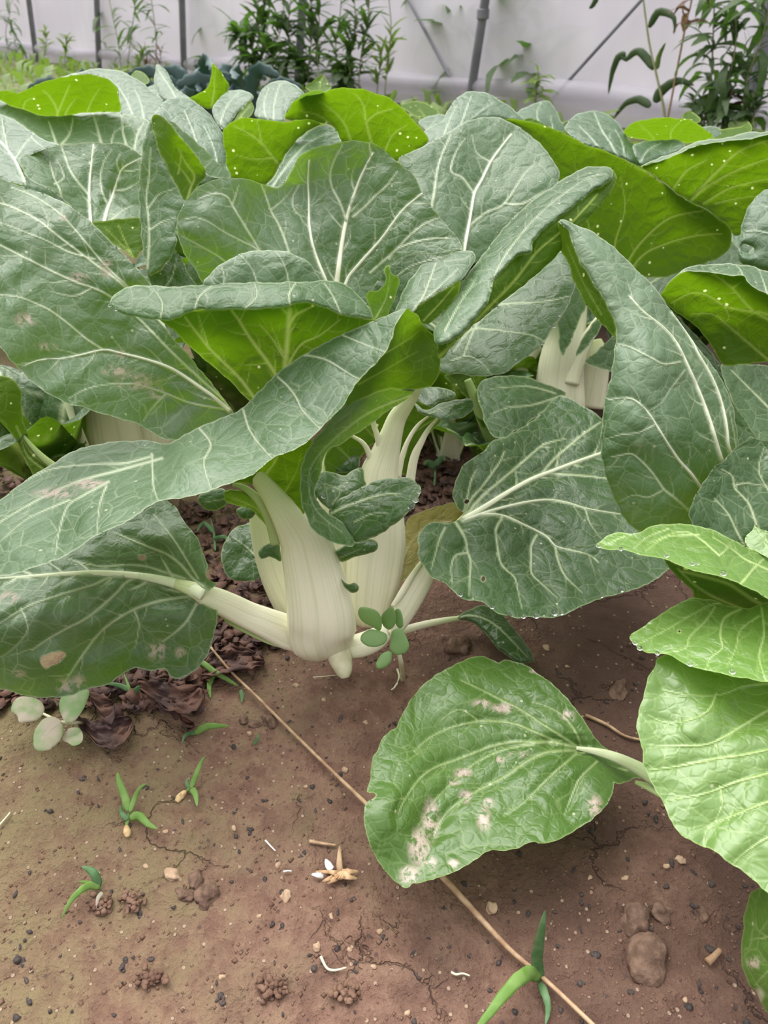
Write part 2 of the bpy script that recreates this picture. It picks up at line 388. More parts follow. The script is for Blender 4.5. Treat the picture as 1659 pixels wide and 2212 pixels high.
def side_veins(main, w, rnd, poly, spread=48, gap=46, ln=95):
    """thin side veins leaving a main vein on both sides"""
    out = []; P = spline(main, False, 6.0)[:, :2]
    acc = rnd.uniform(10, gap); side = 1
    for i in range(1, len(P)-1):
        acc -= np.linalg.norm(P[i]-P[i-1])
        if acc > 0: continue
        acc = gap*rnd.uniform(0.6, 1.3); side = -side
        t = P[i+1]-P[i-1]; a = math.atan2(t[1], t[0]) + side*math.radians(spread*rnd.uniform(0.75, 1.25))
        q = P[i].copy(); pts = [tuple(q)]; L = ln*rnd.uniform(0.5, 1.2); k = 5
        for j in range(k):
            a += -side*math.radians(rnd.uniform(-6, 16)) + math.radians(rnd.uniform(-9, 9))
            q = q+np.array([math.cos(a), math.sin(a)])*L/k; pts.append(tuple(q))
        out.append((w*0.30, 0.15, pts))
    return out

SURF = [None]
def leaf_patch(V, Fc, A, outline, ctrl, side='top', veins=(), holes=(), bulge=0.0, step=3.0, wave=0.0015, rim=True,
               auto=True, seed=0, crink=1.0, dirt=(), vgroove=0.0012, gap=46, ln=95, clamp=True, vstr=0.9, bulge_w=None, wl=70.0):
    rnd = random.Random(seed)
    P = crinkle(spline(outline, True), crink)
    HP = [crinkle(spline(h, True, 3.0), 0.7) for h in holes]
    x0, y0 = P.min(0)-step; x1, y1 = P.max(0)+step
    # nothing far outside the frame has to be fine
    gx = np.arange(x0, x1+step, step); gy = np.arange(y0, y1+step, step)
    X, Y = np.meshgrid(gx, gy)
    d, nx, ny, _ = seg_dist(X, Y, P, True)
    sdv = np.where(inside(X, Y, P), d, -d)
    for h in HP:
        dh, hx, hy, _ = seg_dist(X, Y, h, True); sh = np.where(inside(X, Y, h), -dh, dh)
        mk = sh < sdv; sdv = np.where(mk, sh, sdv); nx = np.where(mk, hx, nx); ny = np.where(mk, hy, ny)
    snap = np.abs(sdv) < 0.5*step
    PX = np.where(snap, nx, X); PY = np.where(snap, ny, Y); keep = sdv > -0.5*step
    sdc = np.maximum(np.where(snap, 0, sdv), 0)
    f = tps(ctrl); D = f(PX, PY)
    if bulge:
        R = bulge_w or max(8.0, sdc.max()); t = np.clip(sdc/R, 0, 1); D = D-bulge*np.sqrt(1-(1-t)**2+1e-9)
    for _ in range(9):
        th = rnd.uniform(0, 6.28); kq = 2*math.pi/(wl*rnd.uniform(1.1, 3.6))
        D = D+wave*0.30*(0.35*2*math.pi/(kq*wl))*np.sin(PX*kq*math.cos(th)+PY*kq*math.sin(th)+rnd.uniform(0, 6.28)+1.3*np.sin(PX*kq*0.31+PY*kq*0.23+th))
    # drawn veins, then their thin side veins
    vs = [(v[0], v[1], v[2]) for v in veins]
    allv = list(vs)
    if auto:
        for v in vs:
            if v[0] >= 2.5: allv += side_veins(v[2], max(3.2, v[0]), rnd, P, gap=gap, ln=ln)
    mask = np.zeros(X.shape)
    for (w0, w1, pts) in allv:
        sp_ = spline(pts, False, 6.0)[:, :2]
        bx0, by0 = sp_.min(0)-30; bx1, by1 = sp_.max(0)+30
        i0, i1 = np.searchsorted(gy, [by0, by1]); j0, j1 = np.searchsorted(gx, [bx0, bx1])
        if i1 <= i0 or j1 <= j0: continue
        sx, sy = PX[i0:i1, j0:j1], PY[i0:i1, j0:j1]
        dd, _, _, fr = seg_dist(sx, sy, sp_, False)
        w = (w0+(w1-w0)*fr)*0.62; fade = np.clip(w/1.7, 0.12, 1); we = np.maximum(w, 1.1)
        mval = np.clip(1.25-dd/(we+0.6), 0, 1)*fade*vstr
        mask[i0:i1, j0:j1] = np.maximum(mask[i0:i1, j0:j1], mval)
        if w0 >= 2.5:
            pxs = D[i0:i1, j0:j1]/FPX
            D[i0:i1, j0:j1] += vgroove*np.exp(-(dd/(9+w0))**2)*np.clip(w0/6, 0.4, 1.2)
            D[i0:i1, j0:j1] -= 0.8*w*pxs*np.exp(-(dd/np.maximum(w, 1.2))**2)
    if rim:
        mask = np.maximum(mask, np.clip(1-sdc/(0.9*step), 0, 1)*0.55)
    if clamp: D = np.minimum(D, ground_depth(PY)-0.012)
    dm = np.zeros(X.shape)
    for (cx, cy, rx, ry) in dirt:
        dm = np.maximum(dm, np.clip(1.5-1.5*np.sqrt(((PX-cx)/rx)**2+((PY-cy)/ry)**2), 0, 1))
    u = (PX-829.5)/FPX; v = (PY-1106.0)/FPX
    WX = D*u; WY = D*(cP-v*sP); WZ = CAM_H-D*(sP+v*cP)
    idx = np.full(X.shape, -1, int); kk = np.where(keep.ravel())[0]
    base = len(V)
    a, b = keep[:-1, :-1], keep[:-1, 1:]; c, e = keep[1:, 1:], keep[1:, :-1]
    n_ok = a.astype(int)+b+c+e
    idx.ravel()[kk] = np.arange(len(kk))
    ia, ib, ic, ie = idx[:-1, :-1], idx[:-1, 1:], idx[1:, 1:], idx[1:, :-1]
    faces = []
    q = n_ok == 4
    faces += np.stack([ia[q], ie[q], ic[q], ib[q]], 1).tolist()          # seen from the camera: front
    for (miss, tri) in (((~a), (ie, ic, ib)), ((~b), (ia, ie, ic)), ((~c), (ia, ie, ib)), ((~e), (ia, ic, ib))):
        t = (n_ok == 3) & miss
        faces += np.stack([tri[0][t], tri[1][t], tri[2][t]], 1).tolist()
    SURF[0] = (gx, gy, D)
    if side == 'under': faces = [fc[::-1] for fc in faces]
    vv = np.stack([WX.ravel()[kk], WY.ravel()[kk], WZ.ravel()[kk]], 1)
    used = np.zeros(len(kk), bool)
    for fc in faces: used[fc] = True
    remap = np.cumsum(used)-1+base
    V.extend(vv[used].tolist()); Fc.extend([[int(remap[i]) for i in fc] for fc in faces])
    A['vein'].extend(mask.ravel()[kk][used].tolist()); A['dirt'].extend(dm.ravel()[kk][used].tolist())

def leaf(parent, patches, mat='leaf_blue', name='leaf', label=None, seed=1, **common):
    V, Fc, A = [], [], {'vein': [], 'dirt': []}; ribs = []
    for i, p in enumerate(patches):
        kw = dict(common); kw.update(p); ol = kw.pop('o'); ct = kw.pop('d')
        leaf_patch(V, Fc, A, ol, ct, seed=seed*17+i, **kw)
        if kw.get('side', 'top') == 'under': continue
        gx, gy, D = SURF[0]; PO = np.array(ol, float)
        for (w0, w1, pts) in kw.get('veins', ()):
            if w0 < 6.5: continue
            q = spline(pts, False, 16.0)[:, :2]; n = len(q); row = []
            for k in range(n):
                x, y = q[k]; t = k/(n-1)
                if not inside(np.array(x), np.array(y), PO): continue
                j = min(len(gx)-2, max(0, int((x-gx[0])/(gx[1]-gx[0])))); r = min(len(gy)-2, max(0, int((y-gy[0])/(gy[1]-gy[0]))))
                row.append((x, y, float(D[r:r+2, j:j+2].mean()), (w0+(w1-w0)*t)*0.5))
            if len(row) > 3: ribs.append(row)
    ob = mesh_from(name, V, Fc, M[mat], parent, attrs=A)
    for row in ribs:
        tube('midrib', ob, row, M['rib'], flat=0.45, n=12, sub=2)
    if label: ob['label'] = label
    return ob

def tube(name, parent, pts, mat, flat=0.6, n=20, cap=True, ridge=0.0, px=True, groove=0.0, sub=6, power=2.0):
    """pts: (x, y, depth, half width) in pixels, or world points with radius when px is False"""
    P, R = [], []
    for q in pts:
        if px: P.append(pt(q[0], q[1], q[2])); R.append(q[3]*q[2]/FPX)
        else: P.append(Vector(q[:3])); R.append(q[3])
    arr = np.array([[*p, r] for p, r in zip(P, R)])
    # catmull along the path
    out = []
    m = len(arr)
    for i in range(m-1):
        a, b, c, d = arr[max(i-1, 0)], arr[i], arr[i+1], arr[min(i+2, m-1)]
        for j in range(sub):
            t = j/sub; out.append(0.5*((2*b)+(-a+c)*t+(2*a-5*b+4*c-d)*t*t+(-a+3*b-3*c+d)*t**3))
    out.append(arr[-1]); out = np.array(out); k = len(out)
    cp = Vector((0, 0, CAM_H)); V, F, UV = [], [], []
    for i in range(k):
        p = Vector(out[i, :3]); r = max(out[i, 3], 1e-5)
        t = Vector(out[min(i+1, k-1), :3])-Vector(out[max(i-1, 0), :3]); t.normalize()
        if px: view = (p-cp).normalized()
        else: view = Vector((0, 1, 0)) if abs(t.y) < 0.9 else Vector((1, 0, 0))
        wdir = t.cross(view); wdir.normalize(); ddir = wdir.cross(t); ddir.normalize()
        for j in range(n):
            a = 2*math.pi*j/n
            ca, sa = math.cos(a), math.sin(a)
            ca = math.copysign(abs(ca)**(2/power), ca); sa = math.copysign(abs(sa)**(2/power), sa)
            rr = 1+ridge*math.sin(a*9+1)*0.5+ridge*math.sin(a*5)*0.5
            dd = sa*flat*rr
            q = p+wdir*(ca*r*rr)+ddir*(dd*r)
            V.append(q); UV.append((abs(((j/n)*2) % 2-1), 1-i/(k-1) if R[0] < R[-1] else i/(k-1)))
    for i in range(k-1):
        for j in range(n):
            a = i*n+j; b = i*n+(j+1) % n
            F.append((a, b, b+n, a+n))
    if cap:
        F.append(tuple(range(n))[::-1]); F.append(tuple((k-1)*n+j for j in range(n)))
    return mesh_from(name, V, F, mat, parent, uv=UV)
# ================================================================== the setting
def axis(fine0, fine1, step, lo, hi, grow=1.18):
    a = list(np.arange(fine0, fine1, step)); s = step
    while a[-1] < hi: s *= grow; a.append(a[-1]+s)
    b = []; s = step; q = fine0
    while q > lo: s *= grow; q -= s; b.append(q)
    return np.array(b[::-1]+a)
ax_ = axis(-0.42, 0.46, 0.0024, -14, 14); ay_ = axis(0.10, 0.86, 0.0024, -3, 16)
GV = []; 
for yy in ay_:
    for xx in ax_: GV.append((xx, yy, gz(float(xx), float(yy))))
nx_ = len(ax_); ny_ = len(ay_)
ii = (np.arange(ny_-1)[:, None]*nx_+np.arange(nx_-1)[None]).ravel()
GF = np.stack([ii, ii+1, ii+1+nx_, ii+nx_], 1)
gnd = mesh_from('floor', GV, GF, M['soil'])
gnd['kind'] = 'structure'

# wall of translucent film on leaning hoops
def base_px(x): return 20+0.1125*(x+900)
pA = pt(78, base_px(78), float(ground_depth(base_px(78)))); pB = pt(1620, base_px(1620), float(ground_depth(base_px(1620))))
wdir_ = (pB-pA); wdir_.z = 0; wdir_.normalize(); wnor = Vector((-wdir_.y, wdir_.x, 0))
def wall_pt(x, y, off=0.0):
    """point of the wall plane behind pixel (x, y); off > 0 is nearer to the plants"""
    u = (x-829.5)/FPX; v = (y-1106.0)/FPX
    r = Vector((u, cP-v*sP, -(sP+v*cP))); c = Vector((0, 0, CAM_H)); n = wnor
    q = pA - n*off if n.dot(pA-c) > 0 else pA + n*off
    return c + r*(n.dot(q-c)/n.dot(r))
fa = pA-wdir_*7; fb = pB+wdir_*4; FV = []; FF = []
n1, n2 = 90, 14
for j in range(n2+1):
    for i in range(n1+1):
        p = fa.lerp(fb, i/n1); z = -0.05+2.6*j/n2
        w = 0.012*math.sin(i*1.7+j*0.4)+0.010*math.sin(i*0.6-j*0.9)
        FV.append(p+wnor*(w)+Vector((0, 0, z)))
for j in range(n2):
    for i in range(n1):
        a = j*(n1+1)+i; FF.append((a, a+1, a+n1+2, a+n1+1))
wl_ = mesh_from('wall_back', FV, FF, M['film']); wl_['kind'] = 'structure'
wl_.modifiers.new('thickness', 'SOLIDIFY').thickness = 0.0004
# rolled skirt of film along the foot of the wall
sk = [(*(fa.lerp(fb, i/60)-wnor*0.03*(1 if wnor.dot(pA) > 0 else -1)+Vector((0, 0, 0.10+0.012*math.sin(i*0.9)))), 0.045+0.01*math.sin(i*1.3)) for i in range(61)]
s_ = tube('trim_1', None, sk, M['film'], flat=1.0, px=False, n=12, sub=2); s_['kind'] = 'structure'

def pole(x0, y0, x1, y1, rad, label, grp=None, clip=False):
    a = wall_pt(x0, y0, 0.05); b = wall_pt(x1, y1, 0.05); b2 = a+(b-a)*1.9
    t = thing('greenhouse_hoop_pole', label, 'pole', (a.x, a.y, -0.02), grp)
    tube('pole', t, [(*(a-(b-a)*0.12), rad), (*a.lerp(b2, 0.5), rad), (*b2, rad)], M['steel'], flat=1.0, px=False, n=14, power=3.0)
    if clip:
        q = a.lerp(b, 0.88)
        tube('clamp', t, [(*(q-Vector((0, 0, .02))), rad*1.35), (*(q+Vector((0, 0, .02))), rad*1.35)], M['steel'], flat=1.0, px=False, n=14)
    return t
pole(79, base_px(79), 62, 0, 0.023, 'grey steel greenhouse pole farthest left against the white film')
pole(214, base_px(214), 209, 0, 0.022, 'grey steel greenhouse pole just left of the slim bamboo-like weed clump')
pole(398, base_px(398), 393, 0, 0.022, 'grey steel greenhouse pole standing bare above the dark blue kale')
pole(642, base_px(642), 654, 0, 0.025, 'grey steel greenhouse pole half hidden in the dense dark weeds')
pole(1012, base_px(1012), 1048, 0, 0.0215, 'grey steel greenhouse pole leaning right in front of bare film', clip=True)
pole(1610, base_px(1610), 1668, 0, 0.028, 'thick grey pole at the right edge behind brown withered weeds')
def brace(p, q, rad, label):
    a = wall_pt(*p, 0.03); b = wall_pt(*q, 0.03)
    o = tube('diagonal_brace', None, [(*a, rad), (*a.lerp(b, .5), rad), (*b, rad)], M['steel'], flat=1.0, px=False, n=10)
    tag(o, label, 'brace')
brace((1160, 250), (1440, -60), 0.0075, 'thin diagonal steel brace rising to the right behind the single weed')
brace((990, 200), (850, -60), 0.0075, 'thin faint diagonal brace rising to the left of the leaning pole')

# ================================================================== grown leaves for plants known only in part
def grown_leaf(seed, L=0.20, Wd=0.13, curl=0.9, cup=0.25, nu=26, nv=15, pet=0.3):
    """one spoon shaped leaf from the origin outward along +x, rising and bending over; returns arrays"""
    r = random.Random(seed); V = []; F = []; vein = []; nuu = nu
    a0 = math.radians(r.uniform(62, 80)); pts = []; p = np.array([0.0, 0, 0.0]); n = nu
    tot = curl*r.uniform(0.8, 1.2)
    for i in range(n+1):
        t = i/n; a = a0 - tot*max(0, (t-0.25)/0.75)**1.6*1.5
        pts.append((p.copy(), a)); p = p+np.array([math.cos(a), 0, math.sin(a)])*L/n
    ph = [r.uniform(0, 6.28) for _ in range(4)]
    for i in range(n+1):
        t = i/n; (q, a) = pts[i]
        if t < pet: w = 0.0
        s = max(0.0, (t-pet)/(1-pet))
        w = Wd*0.5*(math.sin(math.pi*min(1, s**0.62))**0.62 if 0 < s < 1 else 0)
        w = max(w, 0.010*(1-t) if t < pet+0.1 else 0.001)
        nrm = np.array([-math.sin(a), 0, math.cos(a)])
        for j in range(nv):
            b = (j/(nv-1))*2-1
            lift = cup*w*b*b*1.1 + (0.006*math.sin(t*17+b*3+ph[0])+0.005*math.sin(t*9-b*5+ph[1]))*abs(b)*min(1, w*30)
            side = b*w*(1-0.12*cup*b*b)
            V.append(q+np.array([0, side, 0])+nrm*lift)
            mid = max(0, 1-abs(side)/(0.0045*(1.25-t)))
            # side veins
            lat = 0.0
            if w > 0.012:
                ph_ = (t - abs(b)*w/L*1.0)*13
                lat = max(0, 1-abs((ph_ % 1)-0.5)*9)*0.7*(1-abs(b)*0.5)
            vein.append(min(1, max(mid, lat)))
    for i in range(n):
        for j in range(nv-1):
            k = i*nv+j; F.append((k, k+nv, k+nv+1, k+1))
    return np.array(V), F, vein
GL = {}
def grown_plant(x, y, label, nleaf=8, height=0.30, mat='leaf_far', rot=0.0, group=None, seed=0, curl=0.9, only=None, wide=1.0, cat='leafy vegetable', name='pak_choi'):
    r = random.Random(seed); z = gz(x, y)
    t = thing(name, label, cat, (x, y, z), group)
    for k in range(nleaf):
        key = (mat, k % 5, round(curl, 1), round(height, 2))
        if key not in GL:
            V, F, ve = grown_leaf(100+k % 5, L=height*1.12, Wd=height*0.52*wide, curl=curl)
            me = bpy.data.meshes.new('leaf'); me.from_pydata(V.tolist(), [], F)
            me.polygons.foreach_set('use_smooth', [True]*len(F))
            at = me.attributes.new('vein', 'FLOAT', 'POINT'); at.data.foreach_set('value', np.array(ve, np.float32))
            me.materials.append(M[mat])
            # matching stalk
            Lh = height*0.42; SV = []; SF = []; UV = []
            for i in range(9):
                s = i/8; a = math.radians(72); q = np.array([math.cos(a), 0, math.sin(a)])*Lh*s
                rw = (0.022*(1-s)**0.7+0.005)*height/0.3; rd = rw*0.4
                for j in range(10):
                    b = 2*math.pi*j/10; SV.append(q+np.array([math.cos(b)*rd-0.004, math.sin(b)*rw, 0])); UV.append((j/10, s))
            for i in range(8):
                for j in range(10):
                    k0 = i*10+j; k1 = i*10+(j+1) % 10; SF.append((k0, k1, k1+10, k0+10))
            ms = bpy.data.meshes.new('petiole'); ms.from_pydata([tuple(v) for v in SV], [], SF)
            ms.polygons.foreach_set('use_smooth', [True]*len(SF))
            ul = ms.uv_layers.new(name='UVMap'); idx = np.empty(len(ms.loops), np.int32); ms.loops.foreach_get('vertex_index', idx)
            ul.data.foreach_set('uv', np.array(UV, np.float32)[idx].ravel()); ms.materials.append(M['petiole'])
            GL[key] = (me, ms)
        if only and k not in only: continue
        me, ms = GL[key]
        o = bpy.data.objects.new('leaf', me); C.objects.link(o); o.parent = t
        ang = rot+k*2.39996+r.uniform(-.25, .25); sc = r.uniform(0.82, 1.06)*(0.72 if k > nleaf*0.7 else 1)
        o.rotation_euler = (0, r.uniform(-0.30, 0.12)-(0.25 if k > nleaf*0.7 else 0), ang); o.scale = (sc, sc, sc)
        o.location = (0.012*math.cos(ang), 0.012*math.sin(ang), 0)
        s = bpy.data.objects.new('petiole', ms); C.objects.link(s); s.parent = o
    return t
# ================================================================== the big plant in the middle
bp_ = on_ground(740, 1415)
P1 = thing('pak_choi', 'largest pak choi in the centre, fat white stems, big leaf rolled across its front', 'leafy vegetable', bp_)

# front leaf, rolled over: upper face, lit lower face, curling tail
A_ = leaf(P1, [
  dict(o=[(876,667),(840,680),(800,695),(740,722),(670,757),(620,790),(585,820),(555,850),(520,885),(470,905),(425,925),(385,948),(355,958),(309,951),(216,958),(154,977),(116,1000),(69,1027),(20,1065),(-30,1110),(-80,1180),(-60,1240),(0,1245),(69,1228),(147,1197),(208,1158),(278,1124),(340,1085),(424,1070),(478,1050),(544,1027),(590,989),(640,970),(665,954),(691,928),(716,903),(741,878),(775,823),(834,760),(855,700)],
       d=[(876,667,.452),(740,722,.462),(600,805,.470),(470,905,.474),(350,965,.480),(220,958,.500),(100,1010,.490),(-40,1110,.455),(0,1150,.425),(741,878,.440),(640,970,.425),(544,1027,.418),(424,1070,.410),(278,1124,.402),(147,1197,.398),(0,1245,.398),(400,1000,.432),(200,1060,.440),(830,740,.445)],
       veins=[(4,1.5,[(525,885),(538,927),(560,960),(585,988)]),(4,1.5,[(328,981),(330,1030),(332,1054),(342,1084)]),(3.5,1.5,[(235,1040),(180,1070),(145,1095),(127,1150),(120,1197)]),
              (5,2,[(350,990),(255,1016),(180,1036),(116,1062),(50,1097),(-20,1140)]),(3.5,1.5,[(330,985),(270,1000),(208,1002),(116,1012),(60,1036),(0,1070)]),
              (4,1.5,[(655,766),(703,777),(754,808),(778,820)]),(4,1.5,[(600,815),(623,836),(640,860),(653,886),(690,925)]),(3.5,1.5,[(430,925),(455,960),(440,1000),(455,1055)]),
              (3,1,[(740,724),(790,745),(830,760)]),(3,1,[(150,1080),(60,1120),(0,1170)]),(3,1,[(230,1050),(215,1090),(208,1155)])],
       gap=44, ln=60, wave=.002, vgroove=.0016, dirt=[(190,1045,50,14),(120,1065,60,16)]),
  dict(o=[(876,667),(888,671),(902,680),(917,705),(940,730),(950,760),(950,798),(935,831),(897,842),(860,840),(830,842),(788,857),(741,878),(775,823),(834,760),(855,700)], side='under',
       d=[(876,667,.452),(741,878,.441),(834,760,.446),(950,780,.475),(935,831,.480),(840,842,.478),(890,740,.478),(800,840,.462)],
       veins=[(2.5,1,[(834,762),(880,735),(905,715)]),(2.5,1,[(775,830),(830,800),(900,760)])], wave=.001, dirt=()),
  dict(o=[(741,878),(788,857),(830,842),(860,840),(897,842),(872,868),(840,885),(802,915),(765,940),(735,962),(710,972),(697,1000),(690,1035),(682,1050),(684,1080),(706,1106),(738,1126),(766,1152),(763,1180),(726,1174),(682,1150),(654,1098),(648,1043),(654,995),(674,955),(698,927),(716,903)],
       d=[(741,878,.441),(897,842,.482),(830,842,.479),(780,930,.492),(700,930,.455),(665,960,.462),(652,1043,.472),(660,1100,.476),(690,1035,.486),(720,1150,.482),(764,1178,.488),(740,1126,.494)],
       veins=[(3,1,[(897,850),(800,890),(720,950),(672,1010),(670,1070),(690,1110),(740,1150)])], ln=40, gap=30, wave=.001),
  dict(o=[(500,1042),(545,1020),(590,985),(640,965),(672,950),(665,1000),(655,1045),(660,1105),(640,1105),(606,1070),(580,1045),(545,1045)], side='under',
       d=[(500,1042,.485),(672,950,.478),(660,1105,.500),(590,1030,.496)], veins=[(6,3,[(600,1085),(572,1035),(590,1005),(600,985)]),(2.5,1,[(612,1070),(640,1020),(650,980)])], wave=.001)],
  seed=3, label='pale blue-green leaf rolled over with a bright lime underside')
tube('petiole', A_, [(500,970,.490,14),(530,1005,.492,17),(560,1035,.494,19),(587,1068,.497,24),(606,1095,.499,29),(624,1120,.502,36),(645,1150,.508,46),(661,1180,.513,56),(676,1238,.520,62),(688,1297,.527,69),(694,1340,.533,73),(695,1372,.541,73),(699,1394,.549,65),(702,1408,.555,46),(704,1416,.560,22)], M['petiole'], flat=0.42, n=36, ridge=0.035, power=2.2)
tube('petiole', A_, [(503,1046,.492,4),(530,1055,.495,7),(560,1082,.499,10),(585,1125,.505,13),(598,1175,.512,14)], M['petiole_green'], flat=0.5)

# inner upright leaf with its rim folded forward
B_ = leaf(P1, [
  dict(o=[(236,658),(253,633),(291,616),(338,618),(401,618),(464,612),(530,610),(591,610),(660,608),(716,606),(741,612),(767,629),(788,654),(806,682),(784,688),(737,680),(700,664),(658,654),(612,663),(560,668),(498,669),(422,671),(371,690),(346,692),(304,686),(270,680)],
       d=[(236,658,.452),(464,612,.462),(716,606,.470),(806,682,.462),(346,692,.446),(498,669,.445),(658,654,.447),(760,683,.455)], bulge=.005,
       veins=[(4,2,[(627,660),(625,635),(640,610)]),(3.5,2,[(420,672),(432,640),(463,612)]),(3,1.5,[(530,668),(555,640),(550,612)]),(3,1.5,[(737,680),(720,640),(700,610)]),(3,1,[(346,690),(350,655),(330,622)])], ln=50, gap=32, vgroove=.0006),
  dict(o=[(346,692),(371,690),(422,671),(498,669),(560,668),(612,663),(658,654),(700,664),(737,680),(784,688),(812,690),(800,720),(740,760),(660,810),(600,865),(560,880),(530,860),(500,826),(450,785),(400,740),(372,712)], side='under',
       d=[(346,692,.450),(498,669,.449),(658,654,.450),(800,695,.458),(620,760,.474),(600,850,.482),(540,860,.482),(400,740,.462),(480,770,.474)],
       veins=[(11,9,[(618,870),(616,800),(621,730),(626,668)]),(7,4,[(610,850),(590,800),(540,730),(515,690),(498,668)]),(5.5,3,[(560,875),(520,820),(480,780),(450,750),(420,712),(400,685)]),(6,3,[(624,702),(640,680),(675,662)]),
              (4,1.5,[(618,795),(650,745),(690,725),(735,690)]),(3.5,1.5,[(617,780),(590,735),(560,700)]),(3,1.2,[(450,750),(440,715),(428,680)])], ln=70, gap=34, dirt=())],
  mat='leaf_inner', seed=5, label='upright leaf showing a glowing lime underside below a folded blue-green rim')

# wide leaf to the left
leaf(P1, [dict(o=[(-120,385),(-60,372),(0,385),(42,401),(95,418),(148,443),(203,485),(253,536),(295,578),(322,612),(340,650),(360,712),(397,755),(439,806),(473,848),(500,884),(505,930),(430,960),(367,950),(338,941),(300,918),(253,903),(224,895),(180,880),(139,869),(84,836),(42,798),(0,751),(-60,690),(-130,600),(-150,480)],
       d=[(-120,385,.45),(0,385,.485),(148,443,.492),(322,612,.492),(400,755,.492),(500,890,.505),(367,950,.495),(224,895,.462),(84,836,.435),(0,751,.42),(-130,600,.41),(60,600,.452),(200,720,.476),(330,850,.492)],
       veins=[(8,2,[(498,890),(467,862),(430,835),(372,797),(310,775),(258,763),(225,756),(170,768),(130,775),(85,778),(48,792)]),(4,2,[(225,756),(190,735),(150,702),(110,672),(80,657),(40,642),(0,637)]),
              (6,3,[(497,886),(440,800),(350,700),(270,620),(205,570),(148,528),(110,498),(84,477),(25,447),(-40,430)]),(5,3,[(480,860),(380,770),(300,690),(240,642),(200,622),(169,612),(120,590),(72,566),(30,545),(-30,515)]),
              (4,2,[(300,640),(236,583),(205,548),(181,519),(155,488),(127,460),(80,428),(25,405)]),(4,2,[(345,650),(329,616),(295,570),(250,530)]),(3,1.5,[(490,884),(450,878),(410,870),(345,845),(290,830),(240,830),(190,840),(150,860)]),
              (3,1.5,[(205,560),(150,545),(100,520),(50,500),(0,480)]),(3,1.5,[(360,850),(330,880),(310,910)]),(3,1,[(200,622),(160,640),(110,630)])],
       gap=52, ln=80, wave=.003, vgroove=.0018,
       dirt=[(300,825,60,22),(250,800,40,16),(265,765,20,10),(60,845,40,16),(230,580,18,26),(170,600,26,14),(140,470,16,8),(100,750,30,12),(55,690,30,20),(340,850,20,16)])], seed=8,
     label='broad leaf spreading left with a brown scraped scar')
# tall leaf at the back, two lobes
leaf(P1, [dict(o=[(455,640),(420,580),(398,548),(386,515),(382,480),(395,440),(430,402),(480,385),(530,386),(575,400),(603,406),(625,380),(645,342),(668,325),(700,314),(760,304),(800,308),(830,325),(858,350),(890,372),(905,402),(935,450),(968,490),(998,530),(990,545),(960,548),(915,552),(870,566),(838,592),(805,640),(780,690),(700,700),(600,690),(500,680)],
       d=[(382,480,.465),(430,402,.478),(530,386,.495),(603,406,.530),(700,314,.520),(800,308,.522),(905,402,.512),(998,530,.500),(940,552,.500),(830,600,.515),(740,605,.522),(740,450,.526),(620,560,.505),(500,500,.484),(480,600,.490),(600,480,.516),(870,480,.512)],
       veins=[(12,3,[(724,640),(730,590),(738,530),(746,485),(755,450),(765,420),(778,385),(790,360),(806,330)]),(5,2,[(748,478),(735,440),(717,405),(713,375),(722,345),(740,312)]),(4.5,2,[(762,469),(790,445),(813,422),(835,402),(858,372)]),
              (7,2.5,[(712,630),(703,604),(685,560),(674,523),(668,480),(667,430),(665,385),(668,345)]),(7,3,[(742,625),(752,600),(785,560),(822,519),(850,480),(872,452),(912,418)]),(4.5,2,[(800,590),(855,540),(890,505),(923,481),(955,469)]),
              (3.5,2,[(840,560),(860,538),(897,523),(940,516),(985,517)]),(5,2.5,[(640,600),(624,542),(605,490),(586,456),(575,425),(565,400)]),(3,1,[(586,454),(612,432),(633,405)]),
              (5,2,[(600,620),(561,542),(530,490),(502,443),(490,425),(464,418),(430,430)]),(3,1.5,[(502,443),(510,420),(516,400)]),(3.5,1.5,[(590,610),(561,545),(520,520),(485,502),(450,480),(422,471),(398,475)]),
              (3,1.5,[(520,600),(480,560),(430,530),(392,510)]),(3,1.5,[(645,400),(632,430),(640,460),(665,470)])],
       gap=46, ln=75, wave=.0025, vgroove=.0022)], seed=9, label='tall upright leaf at the back with white fan veins')
leaf(P1, [dict(o=[(860,560),(900,548),(950,546),(998,538),(1005,552),(960,566),(915,590),(880,630),(850,680),(800,700),(790,660),(820,600)],
       d=[(860,560,.505),(998,540,.498),(960,566,.490),(880,630,.500),(800,690,.512)], veins=[(3,1,[(810,690),(840,620),(890,575),(980,550)])], ln=30)], mat='leaf_green', seed=10)
leaf(P1, [dict(o=[(439,612),(455,590),(477,570),(520,548),(552,542),(578,540),(608,542),(633,549),(665,565),(684,591),(700,620),(700,660),(560,670),(450,660)],
       d=[(439,612,.462),(477,570,.466),(578,540,.474),(684,591,.470),(560,670,.474),(700,650,.474)], bulge=.006,
       veins=[(3,1.5,[(565,660),(552,600),(540,575),(520,552)]),(3,1.5,[(625,660),(622,600),(610,565),(595,543)]),(3,1.5,[(480,640),(485,600),(478,575)])], ln=40, gap=34)], seed=11)
